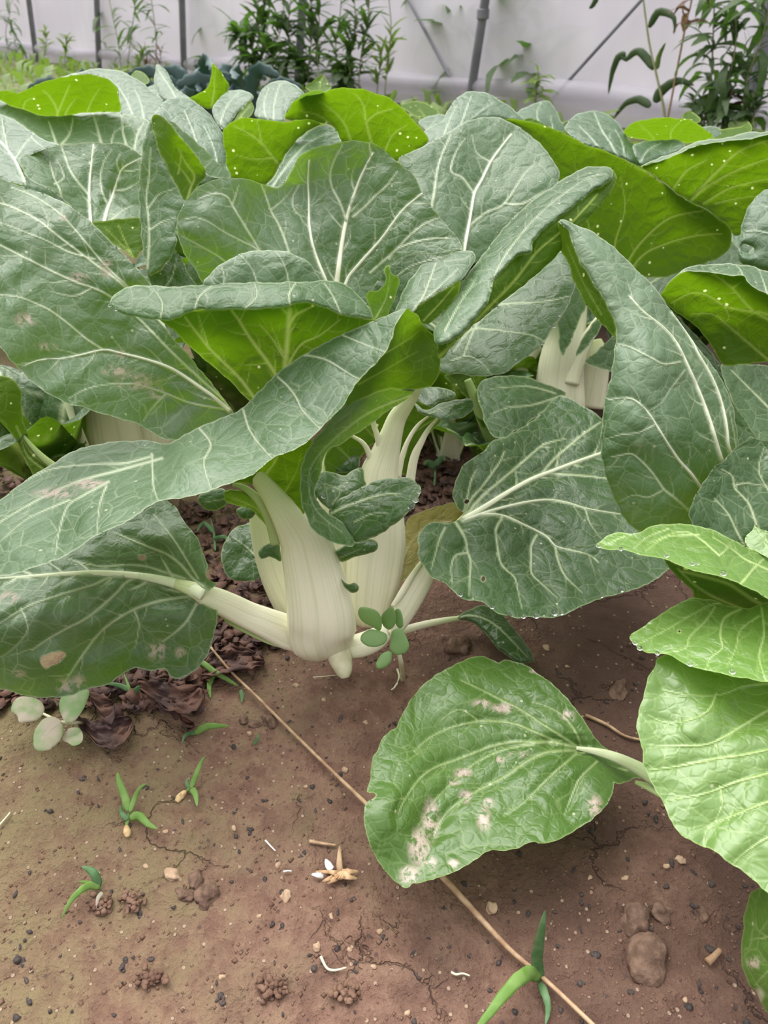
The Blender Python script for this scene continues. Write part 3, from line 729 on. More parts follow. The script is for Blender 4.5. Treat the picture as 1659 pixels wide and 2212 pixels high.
# diagonal leaf rolled lengthwise
leaf(P1, [dict(o=[(935,722),(950,690),(961,667),(980,636),(999,608),(1018,582),(1037,557),(1062,525),(1087,494),(1120,460),(1151,431),(1185,408),(1214,387),(1240,374),(1265,362),(1295,359),(1320,362),(1324,375),(1317,390),(1300,404),(1280,413),(1260,430),(1235,450),(1210,468),(1185,488),(1168,502),(1152,522),(1147,545),(1130,548),(1113,557),(1085,585),(1066,608),(1058,645),(1040,672),(1024,692),(1005,715),(982,732),(948,745)],
       d=[(935,722,.470),(999,608,.498),(1087,494,.520),(1214,387,.535),(1320,362,.530),(1280,413,.508),(1168,502,.490),(1066,608,.474),(982,732,.458)], bulge=.010,
       veins=[(3,1,[(1060,630),(1080,570),(1130,500),(1190,440),(1260,390),(1300,375)]),(3,1,[(960,715),(990,660),(1030,600)])], ln=60, gap=30, wave=.002, vgroove=.001),
     dict(o=[(948,745),(982,732),(1005,715),(1024,692),(1040,672),(1058,645),(1066,608),(1085,585),(1113,557),(1130,548),(1147,545),(1152,522),(1168,502),(1185,488),(1210,468),(1235,450),(1260,430),(1280,413),(1300,404),(1317,390),(1324,366),(1330,395),(1300,440),(1250,492),(1215,538),(1179,574),(1125,621),(1082,652),(1030,697),(982,742),(955,775),(943,768)], side='under',
       d=[(948,745,.460),(1066,608,.476),(1168,502,.492),(1280,413,.510),(1324,366,.528),(1330,395,.520),(1215,538,.498),(1082,652,.480),(955,775,.466)], bulge=.003,
       veins=[(7,3,[(950,770),(1000,722),(1066,654),(1115,602),(1159,545),(1200,510),(1235,480),(1290,420)])], ln=40, gap=30, wave=.001)], seed=12,
     label='narrow leaf rolled lengthwise and pointing up to the right')
# dark wide leaf behind it
leaf(P1, [dict(o=[(985,735),(1040,690),(1100,640),(1160,590),(1200,548),(1218,545),(1236,575),(1243,608),(1232,650),(1219,675),(1197,704),(1172,743),(1140,768),(1114,787),(1089,807),(1055,812),(1020,812),(990,808),(965,806),(945,798),(950,775)],
       d=[(985,735,.545),(1218,545,.570),(1243,608,.545),(1172,743,.515),(1089,807,.505),(965,806,.525),(1080,720,.530)], bulge=.004,
       veins=[(4,2,[(1000,770),(1030,700),(1066,663),(1110,655),(1151,654),(1190,650),(1230,640)]),(4,2,[(980,760),(1016,713),(1060,712),(1109,718),(1150,725),(1175,738)]),(3,1,[(975,780),(1010,770),(1040,785),(1060,808)])], gap=36, ln=55, wave=.003)],
     mat='leaf_blue', seed=13)
# small inner leaves
leaf(P1, [dict(o=[(855,675),(862,650),(872,625),(884,605),(898,587),(911,570),(927,553),(945,545),(965,542),(1007,540),(1022,544),(1028,555),(1020,574),(995,606),(970,620),(952,631),(930,644),(910,656),(885,680)],
       d=[(855,675,.478),(927,553,.500),(1028,555,.492),(952,631,.476),(900,665,.472)], bulge=.004, veins=[(5,2,[(880,690),(912,645),(930,600),(945,560)]),(3,1.5,[(915,650),(950,620),(990,580)])], ln=40, gap=30),
     dict(o=[(885,680),(910,656),(930,644),(952,631),(970,620),(995,606),(992,625),(985,640),(965,667),(940,688),(918,700)], side='under',
       d=[(885,680,.472),(995,606,.478),(918,700,.476),(965,667,.480)], veins=[(3,2,[(915,692),(950,655),(980,620)])], ln=25)], seed=14, label='small young leaf half folded')
leaf(P1, [dict(o=[(792,636),(796,628),(815,628),(830,616),(832,600),(830,583),(833,574),(840,572),(848,592),(862,600),(858,630),(845,665),(830,690),(808,690),(796,663)], side='under',
       d=[(792,636,.470),(840,572,.482),(862,600,.488),(808,690,.474),(835,640,.484)], veins=[(2.5,1,[(812,685),(835,640),(842,590)])], ln=20, wave=.003, wl=40)], mat='leaf_fresh', seed=15)

# low leaf lying to the left on a long stalk
H_ = leaf(P1, [dict(o=[(470,1262),(459,1259),(446,1243),(448,1225),(444,1209),(436,1185),(428,1166),(409,1139),(390,1116),(378,1093),(330,1070),(250,1100),(150,1150),(50,1200),(-60,1240),(-110,1350),(-70,1470),(0,1488),(15,1490),(40,1500),(66,1504),(100,1508),(127,1506),(160,1500),(185,1490),(231,1479),(252,1466),(270,1452),(290,1444),(309,1446),(332,1448),(355,1444),(362,1455),(370,1463),(386,1465),(402,1460),(417,1452),(432,1438),(444,1421),(454,1400),(459,1382),(466,1360),(469,1336),(470,1318),(459,1314),(440,1306),(424,1301)],
       holes=[[(89,1432),(88,1424),(93,1417),(112,1411),(131,1407),(143,1413),(136,1422),(127,1430),(112,1438),(98,1444)],[(301,1200),(311,1200),(315,1205),(308,1211),(300,1208)]],
       d=[(465,1262,.500),(400,1130,.520),(250,1110,.530),(0,1210,.500),(-80,1350,.465),(0,1488,.485),(127,1506,.492),(270,1452,.505),(386,1465,.510),(459,1382,.505),(469,1320,.500),(360,1255,.508),(200,1245,.485),(200,1380,.488),(60,1370,.466),(330,1190,.508)],
       veins=[(5.5,2,[(350,1250),(285,1251),(250,1283),(216,1313),(180,1340),(150,1355),(105,1380),(69,1405)]),(5,2,[(290,1245),(239,1247),(205,1262),(166,1274),(110,1292),(62,1309),(0,1347)]),(6,2,[(440,1290),(413,1288),(370,1293),(330,1302),(289,1317),(250,1340),(216,1367),(175,1420),(139,1475)]),
              (4.5,2,[(430,1300),(424,1305),(405,1340),(380,1365),(351,1386)]),(6,2,[(440,1268),(417,1251),(390,1220),(359,1197),(330,1185),(301,1174),(247,1151)]),(4,1.5,[(428,1250),(400,1205),(378,1170),(355,1140),(332,1112)]),
              (5,2,[(400,1250),(355,1236),(320,1225),(285,1220),(250,1222),(216,1224),(166,1214)]),(30,15,[(440,1284),(425,1276),(385,1262),(345,1252),(300,1244)]),(15,4,[(302,1244),(240,1239),(180,1238),(100,1243),(0,1250)]),(3,1,[(289,1317),(300,1350),(292,1400)]),(3,1,[(45,1315),(60,1360),(30,1400),(0,1420)])],
       gap=44, ln=70, wave=.004, vgroove=.0024, dirt=[(340,1405,30,30),(390,1410,16,16),(20,1290,26,16),(140,1480,30,20),(170,1475,20,25),(40,1455,20,10)])], mat='leaf_blue', seed=20,
       label='low leaf lying to the left with an eaten hole')
tube('petiole', H_, [(655,1382,.548,30),(620,1365,.545,36),(575,1345,.535,32),(535,1328,.528,29),(498,1310,.520,28),(462,1294,.513,26),(425,1276,.507,18),(385,1262,.513,12),(345,1252,.520,6)], M['petiole'], flat=0.4, n=28, ridge=0.03)
tube('petiole_wing', H_, [(470,1322,.520,3),(500,1345,.526,6),(545,1368,.534,7),(590,1388,.541,7),(625,1398,.546,5)], M['petiole_green'], flat=0.4)

# stalk of the upright leaf, right of the front one
E_ = leaf(P1, [dict(o=[(700,1010),(715,960),(760,925),(800,905),(870,860),(895,850),(880,890),(840,920),(825,950),(800,965),(775,1000),(770,1040),(720,1030)], side='under',
       d=[(700,1010,.535),(895,850,.530),(770,1040,.545),(820,930,.545)], veins=[(3,1.5,[(775,1010),(740,975),(720,960)]),(3,1.5,[(815,950),(790,925),(785,915)])], ln=30)], mat='leaf_green', seed=22)
tube('petiole', E_, [(935,745,.512,5),(918,795,.516,9),(900,836,.520,12),(890,856,.524,14),(873,880,.528,17),(857,905,.532,20),(845,940,.536,24),(831,985,.542,32),(819,1025,.546,41),(815,1075,.550,50),(815,1120,.553,57),(813,1178,.558,62),(806,1240,.563,61),(800,1290,.567,54),(797,1325,.570,44),(795,1350,.574,26)], M['petiole'], flat=0.5, n=32, ridge=0.04)
tube('petiole', E_, [(725,925,.530,3),(762,943,.535,4),(785,958,.537,5),(799,985,.541,7),(808,1020,.545,9),(815,1060,.546,8)], M['petiole'], flat=0.6)
tube('petiole', E_, [(800,870,.528,4),(806,912,.532,6),(813,935,.534,6),(822,965,.538,9),(827,1000,.541,10)], M['petiole'], flat=0.6)
tube('petiole', P1, [(560,1095,.555,22),(568,1140,.558,28),(582,1190,.562,34),(600,1245,.566,36),(622,1295,.570,36),(645,1335,.574,34)], M['petiole'], flat=0.5, n=26, ridge=0.03)
tube('petiole', P1, [(707,960,.545,5),(705,1000,.546,9),(703,1040,.548,14),(705,1100,.552,22),(716,1180,.560,26),(735,1260,.566,26)], M['petiole'], flat=0.5)
tube('petiole', P1, [(965,880,.541,2),(945,905,.544,3),(925,928,.548,5),(910,955,.550,7),(896,985,.553,9),(888,1025,.556,10),(882,1080,.560,12)], M['petiole'], flat=0.6)
tube('petiole', P1, [(950,885,.540,1.5),(925,900,.542,2.5),(900,922,.545,4),(880,955,.547,5),(868,990,.549,6),(860,1030,.551,7)], M['petiole'], flat=0.6)
tube('petiole', P1, [(845,1345,.560,14),(815,1378,.556,24),(775,1395,.556,26),(735,1402,.558,20),(705,1404,.562,12)], M['petiole'], flat=0.6, n=24)
leaf(P1, [dict(o=[(862,1015),(864,960),(872,905),(885,870),(905,868),(940,885),(962,900),(944,918),(924,940),(912,965),(902,1000),(890,1030)], side='under', d=[(870,960,.5545),(950,895,.546),(890,1020,.560)], veins=[(3,2,[(875,985),(890,940),(940,905)])], ln=20)], mat='leaf_green', seed=23)

# right-hand low leaf on its stalk
K_ = leaf(P1, [dict(o=[(1003,1112),(990,1100),(983,1086),(978,1070),(979,1057),(984,1040),(990,1022),(1005,999),(1041,977),(1063,952),(1091,945),(1125,925),(1149,909),(1171,891),(1185,873),(1196,862),(1214,854),(1258,876),(1294,898),(1350,950),(1420,1050),(1455,1150),(1452,1215),(1439,1234),(1420,1248),(1402,1260),(1380,1270),(1359,1278),(1335,1284),(1312,1288),(1285,1298),(1258,1310),(1232,1322),(1204,1332),(1167,1335),(1140,1332),(1120,1335),(1098,1332),(1077,1325),(1058,1312),(1041,1299),(1025,1297),(1012,1297),(1000,1294),(990,1288),(975,1270),(954,1256),(935,1248),(921,1234),(908,1212),(903,1194),(905,1180),(902,1165),(911,1144),(932,1129),(961,1129),(983,1126)],
       holes=[[(1041,1246),(1047,1246),(1048,1254),(1043,1257),(1040,1251)],[(1004,1080),(1012,1078),(1013,1084),(1005,1089)]],
       d=[(1003,1114,.545),(983,1060,.560),(1063,952,.610),(1214,854,.680),(1350,950,.650),(1455,1150,.580),(1439,1234,.545),(1312,1288,.520),(1167,1335,.500),(1041,1299,.498),(921,1234,.510),(903,1170,.525),(1150,1040,.600),(1250,1130,.572),(1120,1200,.540),(1300,1220,.545),(1010,1180,.530)],
       veins=[(12,5,[(1000,1122),(1025,1108),(1055,1090),(1100,1062),(1149,1035),(1185,1021),(1240,1000),(1300,979),(1350,965)]),(5,2.5,[(1167,1028),(1200,990),(1251,945),(1298,912)]),(4,2,[(1185,1023),(1240,1026),(1298,1032),(1350,1040)]),
              (6,2,[(1004,1120),(1035,1080),(1077,1043),(1124,1003),(1150,980),(1178,959),(1222,948)]),(5,2,[(1002,1116),(1018,1080),(1041,1053),(1077,1003),(1090,975)]),(4,2,[(1000,1112),(1010,1075),(1019,1035),(1030,1015)]),
              (7,2.5,[(1008,1122),(1059,1104),(1113,1090),(1150,1083),(1185,1080),(1225,1086),(1261,1097),(1300,1105),(1341,1111)]),(6.5,2,[(1005,1124),(1030,1114),(1063,1111),(1095,1117),(1130,1133),(1167,1151),(1185,1163),(1200,1180),(1225,1187),(1258,1194),(1280,1203),(1294,1216)]),
              (4.5,1.5,[(1088,1116),(1073,1140),(1073,1165),(1081,1213),(1095,1232),(1113,1249),(1120,1280),(1128,1315)]),(4,1.5,[(1160,1156),(1148,1180),(1148,1202),(1149,1238),(1175,1265),(1205,1292)]),(4,1.5,[(1200,1180),(1206,1210),(1222,1245),(1258,1280)]),
              (5.5,2,[(985,1128),(1005,1163),(1010,1190),(1017,1213),(1015,1250),(1014,1288)]),(4,1.5,[(962,1140),(950,1165),(943,1190),(932,1230)]),(3.5,1.5,[(1010,1195),(985,1200),(975,1225),(978,1260)]),(3,1,[(1265,1098),(1275,1130),(1300,1165)])],
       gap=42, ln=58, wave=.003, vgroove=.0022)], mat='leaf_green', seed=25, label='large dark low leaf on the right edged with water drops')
tube('petiole', K_, [(845,1370,.556,16),(862,1335,.553,25),(888,1288,.550,28),(915,1243,.547,25),(945,1195,.545,18),(978,1148,.550,11),(1008,1112,.560,7)], M['petiole'], flat=0.42, n=26, ridge=0.04)
tube('petiole_wing', K_, [(848,1310,.548,5),(870,1278,.546,7),(893,1240,.544,6),(912,1215,.543,4)], M['petiole'], flat=0.5)
# thin leaf resting on the ground behind
N_ = leaf(P1, [dict(o=[(985,1335),(1010,1318),(1040,1308),(1075,1318),(1100,1345),(1125,1375),(1148,1410),(1152,1430),(1120,1432),(1080,1405),(1050,1370),(1020,1345)],
       d=[(985,1335,.590),(1040,1308,.600),(1150,1430,.560),(1080,1400,.565)], bulge=.008, veins=[(4,1.5,[(985,1338),(1020,1330),(1070,1350),(1140,1420)])], ln=30)], mat='leaf_green', seed=26)
tube('petiole', N_, [(862,1365,.570,9),(905,1352,.578,8),(950,1342,.585,7),(1000,1334,.590,5)], M['petiole'], flat=0.7)

# leaflets and tatters between the stalks
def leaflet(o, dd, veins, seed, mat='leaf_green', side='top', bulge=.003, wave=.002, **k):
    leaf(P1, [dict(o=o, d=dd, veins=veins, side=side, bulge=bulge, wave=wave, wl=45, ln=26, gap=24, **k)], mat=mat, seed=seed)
leaflet([(710,1106),(726,1082),(762,1063),(802,1043),(829,1033),(860,1032),(885,1033),(900,1040),(909,1052),(905,1071),(897,1090),(886,1104),(857,1130),(821,1154),(790,1166),(766,1172),(758,1160),(735,1135)],
        [(710,1106,.500),(829,1033,.505),(909,1052,.492),(857,1130,.485),(766,1172,.490)], [(5,2,[(712,1112),(740,1098),(762,1090),(802,1075),(835,1068),(865,1067)]),(2.5,1,[(765,1128),(800,1112),(840,1108)])], 30)
leaflet([(678,1060),(682,1030),(700,1018),(726,1022),(745,1028),(766,1014),(782,1012),(789,1035),(789,1050),(762,1064),(742,1080),(722,1098),(706,1096),(690,1082)],
        [(678,1060,.500),(726,1022,.515),(788,1020,.520),(706,1096,.500),(750,1050,.508)], [(2.5,1,[(718,1090),(735,1060),(700,1045)])], 31, wave=.005)
leaflet([(712,985),(730,965),(752,955),(768,968),(778,1000),(765,1018),(735,1022),(715,1010)], [(712,985,.545),(768,968,.548),(740,1020,.540)], [(3,1,[(705,1015),(735,990),(765,975)])], 32)
leaflet([(725,1190),(754,1176),(780,1166),(802,1164),(815,1172),(816,1184),(805,1195),(778,1200),(758,1205),(738,1214)], [(725,1190,.515),(802,1164,.520),(816,1184,.512),(738,1214,.518)], [(2,1,[(735,1205),(780,1185)])], 33)
leaflet([(738,1250),(746,1260),(758,1262),(768,1258),(776,1266),(772,1276),(760,1280),(750,1274),(742,1268)], [(738,1250,.518),(776,1266,.512),(750,1274,.515)], [], 34)
leaflet([(557,1194),(561,1184),(571,1177),(593,1172),(605,1178),(606,1212),(595,1208),(579,1204),(566,1207)], [(557,1194,.512),(605,1178,.522),(606,1212,.520)], [], 35)
leaflet([(896,870),(910,880),(925,886),(944,875),(965,868),(989,862),(1010,861),(1022,866),(1022,885),(1008,897),(994,905),(975,907),(959,908),(939,902),(918,898),(904,888)],
        [(896,870,.545),(989,862,.535),(1022,880,.530),(939,902,.530)], [(2.5,1,[(925,895),(960,880),(1005,868)])], 36)
leaflet([(885,850),(905,838),(935,835),(965,840),(985,850),(975,862),(945,872),(925,884),(905,872)], [(885,850,.57),(985,850,.575),(925,884,.56)], [], 37)
leaflet([(428,1080),(440,1064),(480,1054),(495,1075),(488,1092),(466,1104),(440,1098)], [(428,1080,.53),(495,1075,.52),(466,1104,.525)], [(2,1,[(490,1078),(440,1086)])], 38)
leaflet([(512,1100),(530,1090),(548,1092),(552,1106),(542,1120),(525,1122),(514,1113)], [(512,1100,.54),(552,1106,.53),(525,1122,.535)], [], 39)
leaflet([(485,1062),(525,1060),(560,1080),(585,1118),(596,1155),(575,1135),(545,1105),(515,1092),(487,1085)], [(485,1062,.508),(596,1155,.525),(515,1092,.515)], [(3,1.5,[(590,1145),(555,1100),(500,1075)])], 40, side='under')
leaflet([(478,1200),(484,1175),(500,1148),(525,1133),(552,1130),(575,1160),(570,1235),(545,1256),(515,1254),(488,1242)], [(478,1200,.605),(552,1130,.62),(570,1235,.60)], [(3,1,[(570,1220),(530,1180),(500,1160)])], 41)
leaf(P1, [dict(o=[(872,1140),(885,1118),(915,1102),(950,1092),(985,1086),(1000,1100),(995,1130),(950,1140),(925,1165),(905,1210),(885,1245),(862,1255),(860,1190)],
       d=[(872,1140,.60),(985,1086,.61),(885,1245,.585)], veins=[(3,1,[(865,1240),(890,1170),(960,1110)])], ln=30)], mat='leaf_yellow', seed=42, label='yellowing old leaf behind the white stems')
tube('root', P1, [(727,1392,.556,26),(733,1415,.552,27),(740,1438,.548,22),(744,1455,.546,16),(746,1465,.545,8)], M['root'], flat=0.85, n=18)
# ================================================================== plants on the right
def ground_thing(name, label, cat, x, y, group=None):
    p = on_ground(x, y); return thing(name, label, cat, p, group)
# near plant, mostly outside the frame
P2 = thing('pak_choi', 'fresh bright green pak choi entering from the lower right edge', 'leafy vegetable', (0.34, 0.30, gz(0.34, 0.30)))
P2m = 'leaf_fresh'
leaf(P2, [dict(o=[(1289,1180),(1298,1168),(1312,1158),(1334,1151),(1377,1151),(1398,1141),(1421,1134),(1464,1131),(1522,1139),(1555,1152),(1583,1167),(1620,1184),(1659,1198),(1730,1225),(1740,1330),(1700,1310),(1659,1292),(1630,1277),(1602,1263),(1578,1253),(1555,1245),(1512,1236),(1471,1223),(1450,1212),(1435,1208),(1410,1203),(1385,1199),(1362,1192),(1341,1187),(1320,1187),(1305,1187)],
       d=[(1289,1180,.405),(1377,1151,.415),(1464,1131,.430),(1659,1198,.430),(1740,1240,.42),(1385,1199,.398),(1471,1223,.392),(1555,1245,.386),(1659,1292,.375),(1560,1190,.408)],
       veins=[(3.5,1.5,[(1680,1240),(1639,1221),(1610,1208),(1580,1185),(1540,1160)]),(4,1.5,[(1600,1262),(1635,1222),(1665,1195)]),(3,1.2,[(1555,1200),(1500,1155),(1460,1150),(1400,1175)]),(3,1.2,[(1555,1200),(1580,1177)]),(3,1,[(1510,1155),(1440,1160),(1395,1190)]),(2.5,1,[(1445,1142),(1400,1160),(1370,1185)]),(2.5,1,[(1350,1158),(1320,1170),(1300,1182)])],
       ln=45, gap=30, wave=.001)], mat=P2m, seed=50, label='bright pointed leaf arching above the two other fresh leaves')
leaf(P2, [dict(o=[(1435,1208),(1471,1223),(1512,1236),(1555,1245),(1602,1263),(1659,1292),(1740,1330),(1740,1360),(1660,1335),(1600,1322),(1545,1312),(1520,1300),(1498,1290),(1495,1276),(1478,1258),(1455,1238)], side='under',
       d=[(1435,1208,.405),(1740,1330,.40),(1602,1263,.40),(1545,1312,.43),(1498,1290,.43)], veins=[(8,5,[(1700,1330),(1638,1302),(1600,1278),(1565,1258),(1475,1234)]),(5,3,[(1640,1330),(1594,1312),(1540,1288),(1500,1263),(1464,1228)])], auto=False)], mat='leaf_green', seed=51)
leaf(P2, [dict(o=[(1359,1377),(1375,1362),(1395,1349),(1418,1332),(1442,1317),(1468,1303),(1493,1292),(1515,1292),(1540,1297),(1570,1307),(1602,1313),(1620,1314),(1638,1306),(1659,1300),(1740,1290),(1760,1500),(1700,1485),(1659,1474),(1625,1468),(1594,1463),(1558,1455),(1522,1447),(1486,1438),(1468,1428),(1450,1418),(1430,1412),(1413,1411),(1398,1410),(1385,1404),(1374,1395)],
       d=[(1359,1377,.405),(1493,1292,.425),(1602,1313,.410),(1659,1300,.405),(1760,1400,.385),(1450,1418,.385),(1594,1463,.365),(1680,1478,.360),(1540,1380,.392)],
       veins=[(3.5,1.2,[(1720,1300),(1560,1302),(1500,1325),(1440,1360),(1380,1390)]),(4,1.5,[(1600,1315),(1565,1335),(1556,1370),(1560,1400),(1535,1420),(1525,1445)]),(3,1.2,[(1545,1310),(1525,1340),(1490,1375),(1480,1400),(1430,1410)]),(4,1.5,[(1645,1312),(1650,1370),(1640,1420),(1655,1470)]),(3,1,[(1640,1330),(1600,1360),(1590,1400),(1570,1440)])],
       ln=45, gap=30, wave=.0015, holes=[[(1464,1362),(1471,1361),(1471,1366),(1465,1367)]])], mat=P2m, seed=52)
leaf(P2, [dict(o=[(1421,1422),(1416,1436),(1410,1448),(1399,1465),(1395,1480),(1392,1498),(1385,1520),(1379,1541),(1375,1570),(1381,1595),(1388,1617),(1388,1640),(1395,1664),(1405,1686),(1417,1707),(1430,1730),(1442,1754),(1448,1772),(1457,1787),(1473,1804),(1493,1816),(1510,1826),(1529,1830),(1546,1840),(1565,1856),(1583,1870),(1602,1881),(1620,1895),(1640,1912),(1659,1928),(1740,1985),(1780,1750),(1760,1500),(1700,1440),(1600,1420),(1500,1405),(1450,1410)],
       d=[(1421,1422,.395),(1375,1570,.378),(1442,1754,.352),(1529,1830,.338),(1659,1928,.318),(1780,1750,.335),(1760,1480,.385),(1560,1480,.385),(1560,1620,.362)],
       veins=[(5,1.5,[(1740,1500),(1659,1534),(1600,1570),(1536,1606),(1470,1612),(1403,1613)]),(4.5,1.5,[(1720,1610),(1659,1620),(1600,1632),(1547,1639),(1470,1655),(1403,1664)]),(5,1.5,[(1740,1650),(1659,1671),(1590,1690),(1522,1715),(1442,1729)]),
              (4.5,1.5,[(1740,1715),(1659,1733),(1600,1755),(1547,1776),(1525,1800),(1522,1828)]),(3.5,1.2,[(1720,1475),(1620,1480),(1551,1501),(1480,1500),(1430,1490)]),(3,1.2,[(1548,1497),(1530,1535),(1490,1555),(1440,1562),(1400,1545)]),(4,1.5,[(1730,1790),(1659,1810),(1600,1850),(1585,1868)]),(3,1,[(1547,1610),(1552,1636)]),(3,1,[(1555,1700),(1560,1740),(1545,1775)])],
       ln=50, gap=44, wave=.002, vgroove=.001)], mat=P2m, seed=53, label='biggest fresh leaf hanging at the right edge')
leaf(P2, [dict(o=[(1626,1925),(1616,1945),(1609,1968),(1606,1990),(1605,2016),(1601,2036),(1602,2056),(1600,2075),(1605,2093),(1612,2112),(1619,2130),(1632,2140),(1639,2154),(1648,2172),(1656,2187),(1720,2225),(1790,2100),(1760,1960),(1680,1915)],
       d=[(1626,1925,.345),(1605,2016,.345),(1605,2093,.340),(1656,2187,.330),(1760,2050,.30)], bulge=.006, veins=[(4,1.5,[(1760,1990),(1680,2020),(1620,2030)]),(3,1.5,[(1740,2060),(1670,2090),(1630,2130)])],
       dirt=[(1630,2080,26,18),(1640,2150,14,20)])], mat='leaf_ground', seed=54)
Q_ = leaf(P2, [dict(o=[(1420,1688),(1390,1672),(1356,1660),(1340,1645),(1321,1625),(1300,1608),(1283,1591),(1266,1561),(1250,1540),(1233,1519),(1203,1485),(1180,1468),(1157,1452),(1140,1440),(1123,1431),(1105,1427),(1089,1426),(1078,1432),(1070,1428),(1047,1418),(1020,1420),(996,1429),(972,1440),(950,1452),(930,1466),(912,1481),(896,1500),(882,1519),(872,1538),(861,1557),(856,1572),(846,1576),(838,1582),(832,1587),(822,1603),(815,1621),(806,1636),(802,1654),(800,1680),(794,1709),(804,1711),(813,1715),(806,1726),(792,1732),(788,1745),(786,1760),(788,1785),(794,1810),(803,1836),(815,1857),(828,1876),(844,1895),(860,1911),(874,1918),(884,1915),(891,1907),(900,1908),(912,1905),(940,1899),(963,1891),(988,1880),(1013,1865),(1035,1852),(1055,1838),(1085,1838),(1119,1831),(1140,1822),(1157,1819),(1163,1823),(1180,1820),(1203,1815),(1230,1802),(1258,1785),(1282,1768),(1304,1747),(1316,1733),(1321,1718),(1327,1704),(1326,1690),(1335,1694),(1347,1692),(1362,1686),(1375,1680)],
       d=[(1356,1662,.462),(1245,1618,.462),(1233,1519,.490),(1089,1426,.515),(950,1452,.495),(861,1557,.462),(794,1709,.420),(786,1760,.408),(844,1895,.398),(874,1918,.395),(963,1891,.396),(1119,1831,.408),(1258,1785,.420),(1321,1710,.440),(1100,1600,.466),(950,1640,.450),(930,1760,.424),(1100,1720,.436),(1020,1520,.480),(850,1740,.412)],
       veins=[(20,8,[(1400,1672),(1365,1655),(1330,1635),(1290,1623),(1245,1616)]),(6.4,5,[(1245,1616),(1215,1608),(1190,1604)]),(6.4,2,[(1195,1604),(1150,1603),(1106,1604),(1066,1612),(1030,1625),(985,1642),(941,1658),(905,1685),(874,1730),(860,1760)]),
              (6,2,[(1254,1622),(1215,1622),(1182,1625),(1150,1638),(1119,1658),(1090,1678),(1055,1696),(1010,1722),(971,1751),(950,1780),(937,1810)]),(5.5,2,[(1215,1608),(1195,1600),(1160,1584),(1119,1566),(1078,1559),(1034,1559),(990,1568),(950,1582),(920,1600),(895,1625)]),
              (5.5,2,[(1255,1618),(1241,1610),(1200,1583),(1161,1557),(1120,1530),(1089,1515),(1040,1490),(996,1469)]),(4.5,1.5,[(1256,1614),(1248,1590),(1237,1570),(1215,1545),(1180,1525),(1150,1515)]),(4,1.5,[(1245,1628),(1200,1668),(1140,1726),(1110,1748),(1089,1762)]),
              (4,1.5,[(1290,1645),(1255,1680),(1240,1710),(1220,1760)]),(4,1.5,[(1180,1604),(1100,1616),(1040,1640),(990,1680),(940,1730),(900,1790)]),(3,1.2,[(1035,1559),(1000,1535),(975,1540),(950,1560)])],
       gap=46, ln=70, wave=.002, vgroove=.0022, vstr=.7,
       dirt=[(930,1770,24,60),(905,1830,30,55),(885,1890,28,26),(1000,1670,26,14),(1005,1720,18,20),(1055,1735,16,14),(1045,1770,20,34),(1125,1630,34,8),(980,1690,20,10),(930,1865,18,20),(1040,1520,26,12),(1085,1530,34,14),(1285,1740,20,30),(980,1865,16,12),(1080,1640,14,10),(1225,1545,22,14),(1150,1450,10,5)])], mat='leaf_ground', seed=55,
       label='low leaf over bare soil, scratched and muddy')
tube('petiole', Q_, [(1250,1617,.468,4),(1290,1624,.462,8),(1330,1636,.454,11),(1370,1655,.451,14),(1410,1678,.447,17),(1450,1702,.442,20),(1520,1745,.43,23)], M['rib_dull'], flat=0.5)
tube('petiole', Q_, [(1372,1690,.455,4),(1400,1700,.450,8),(1440,1722,.444,9),(1500,1755,.436,9)], M['petiole_green'], flat=0.6)
# stout bases of the same plant outside the frame
for k_, (ax__, ay__) in enumerate(((1820,1560),(1850,1700),(1800,1850))):
    tube('petiole', P2, [(ax__-90, ay__-60, .39, 26), (ax__+60, ay__-20, .40, 44), (ax__+200, ay__+30, .41, 55)], M['petiole'], flat=0.5)

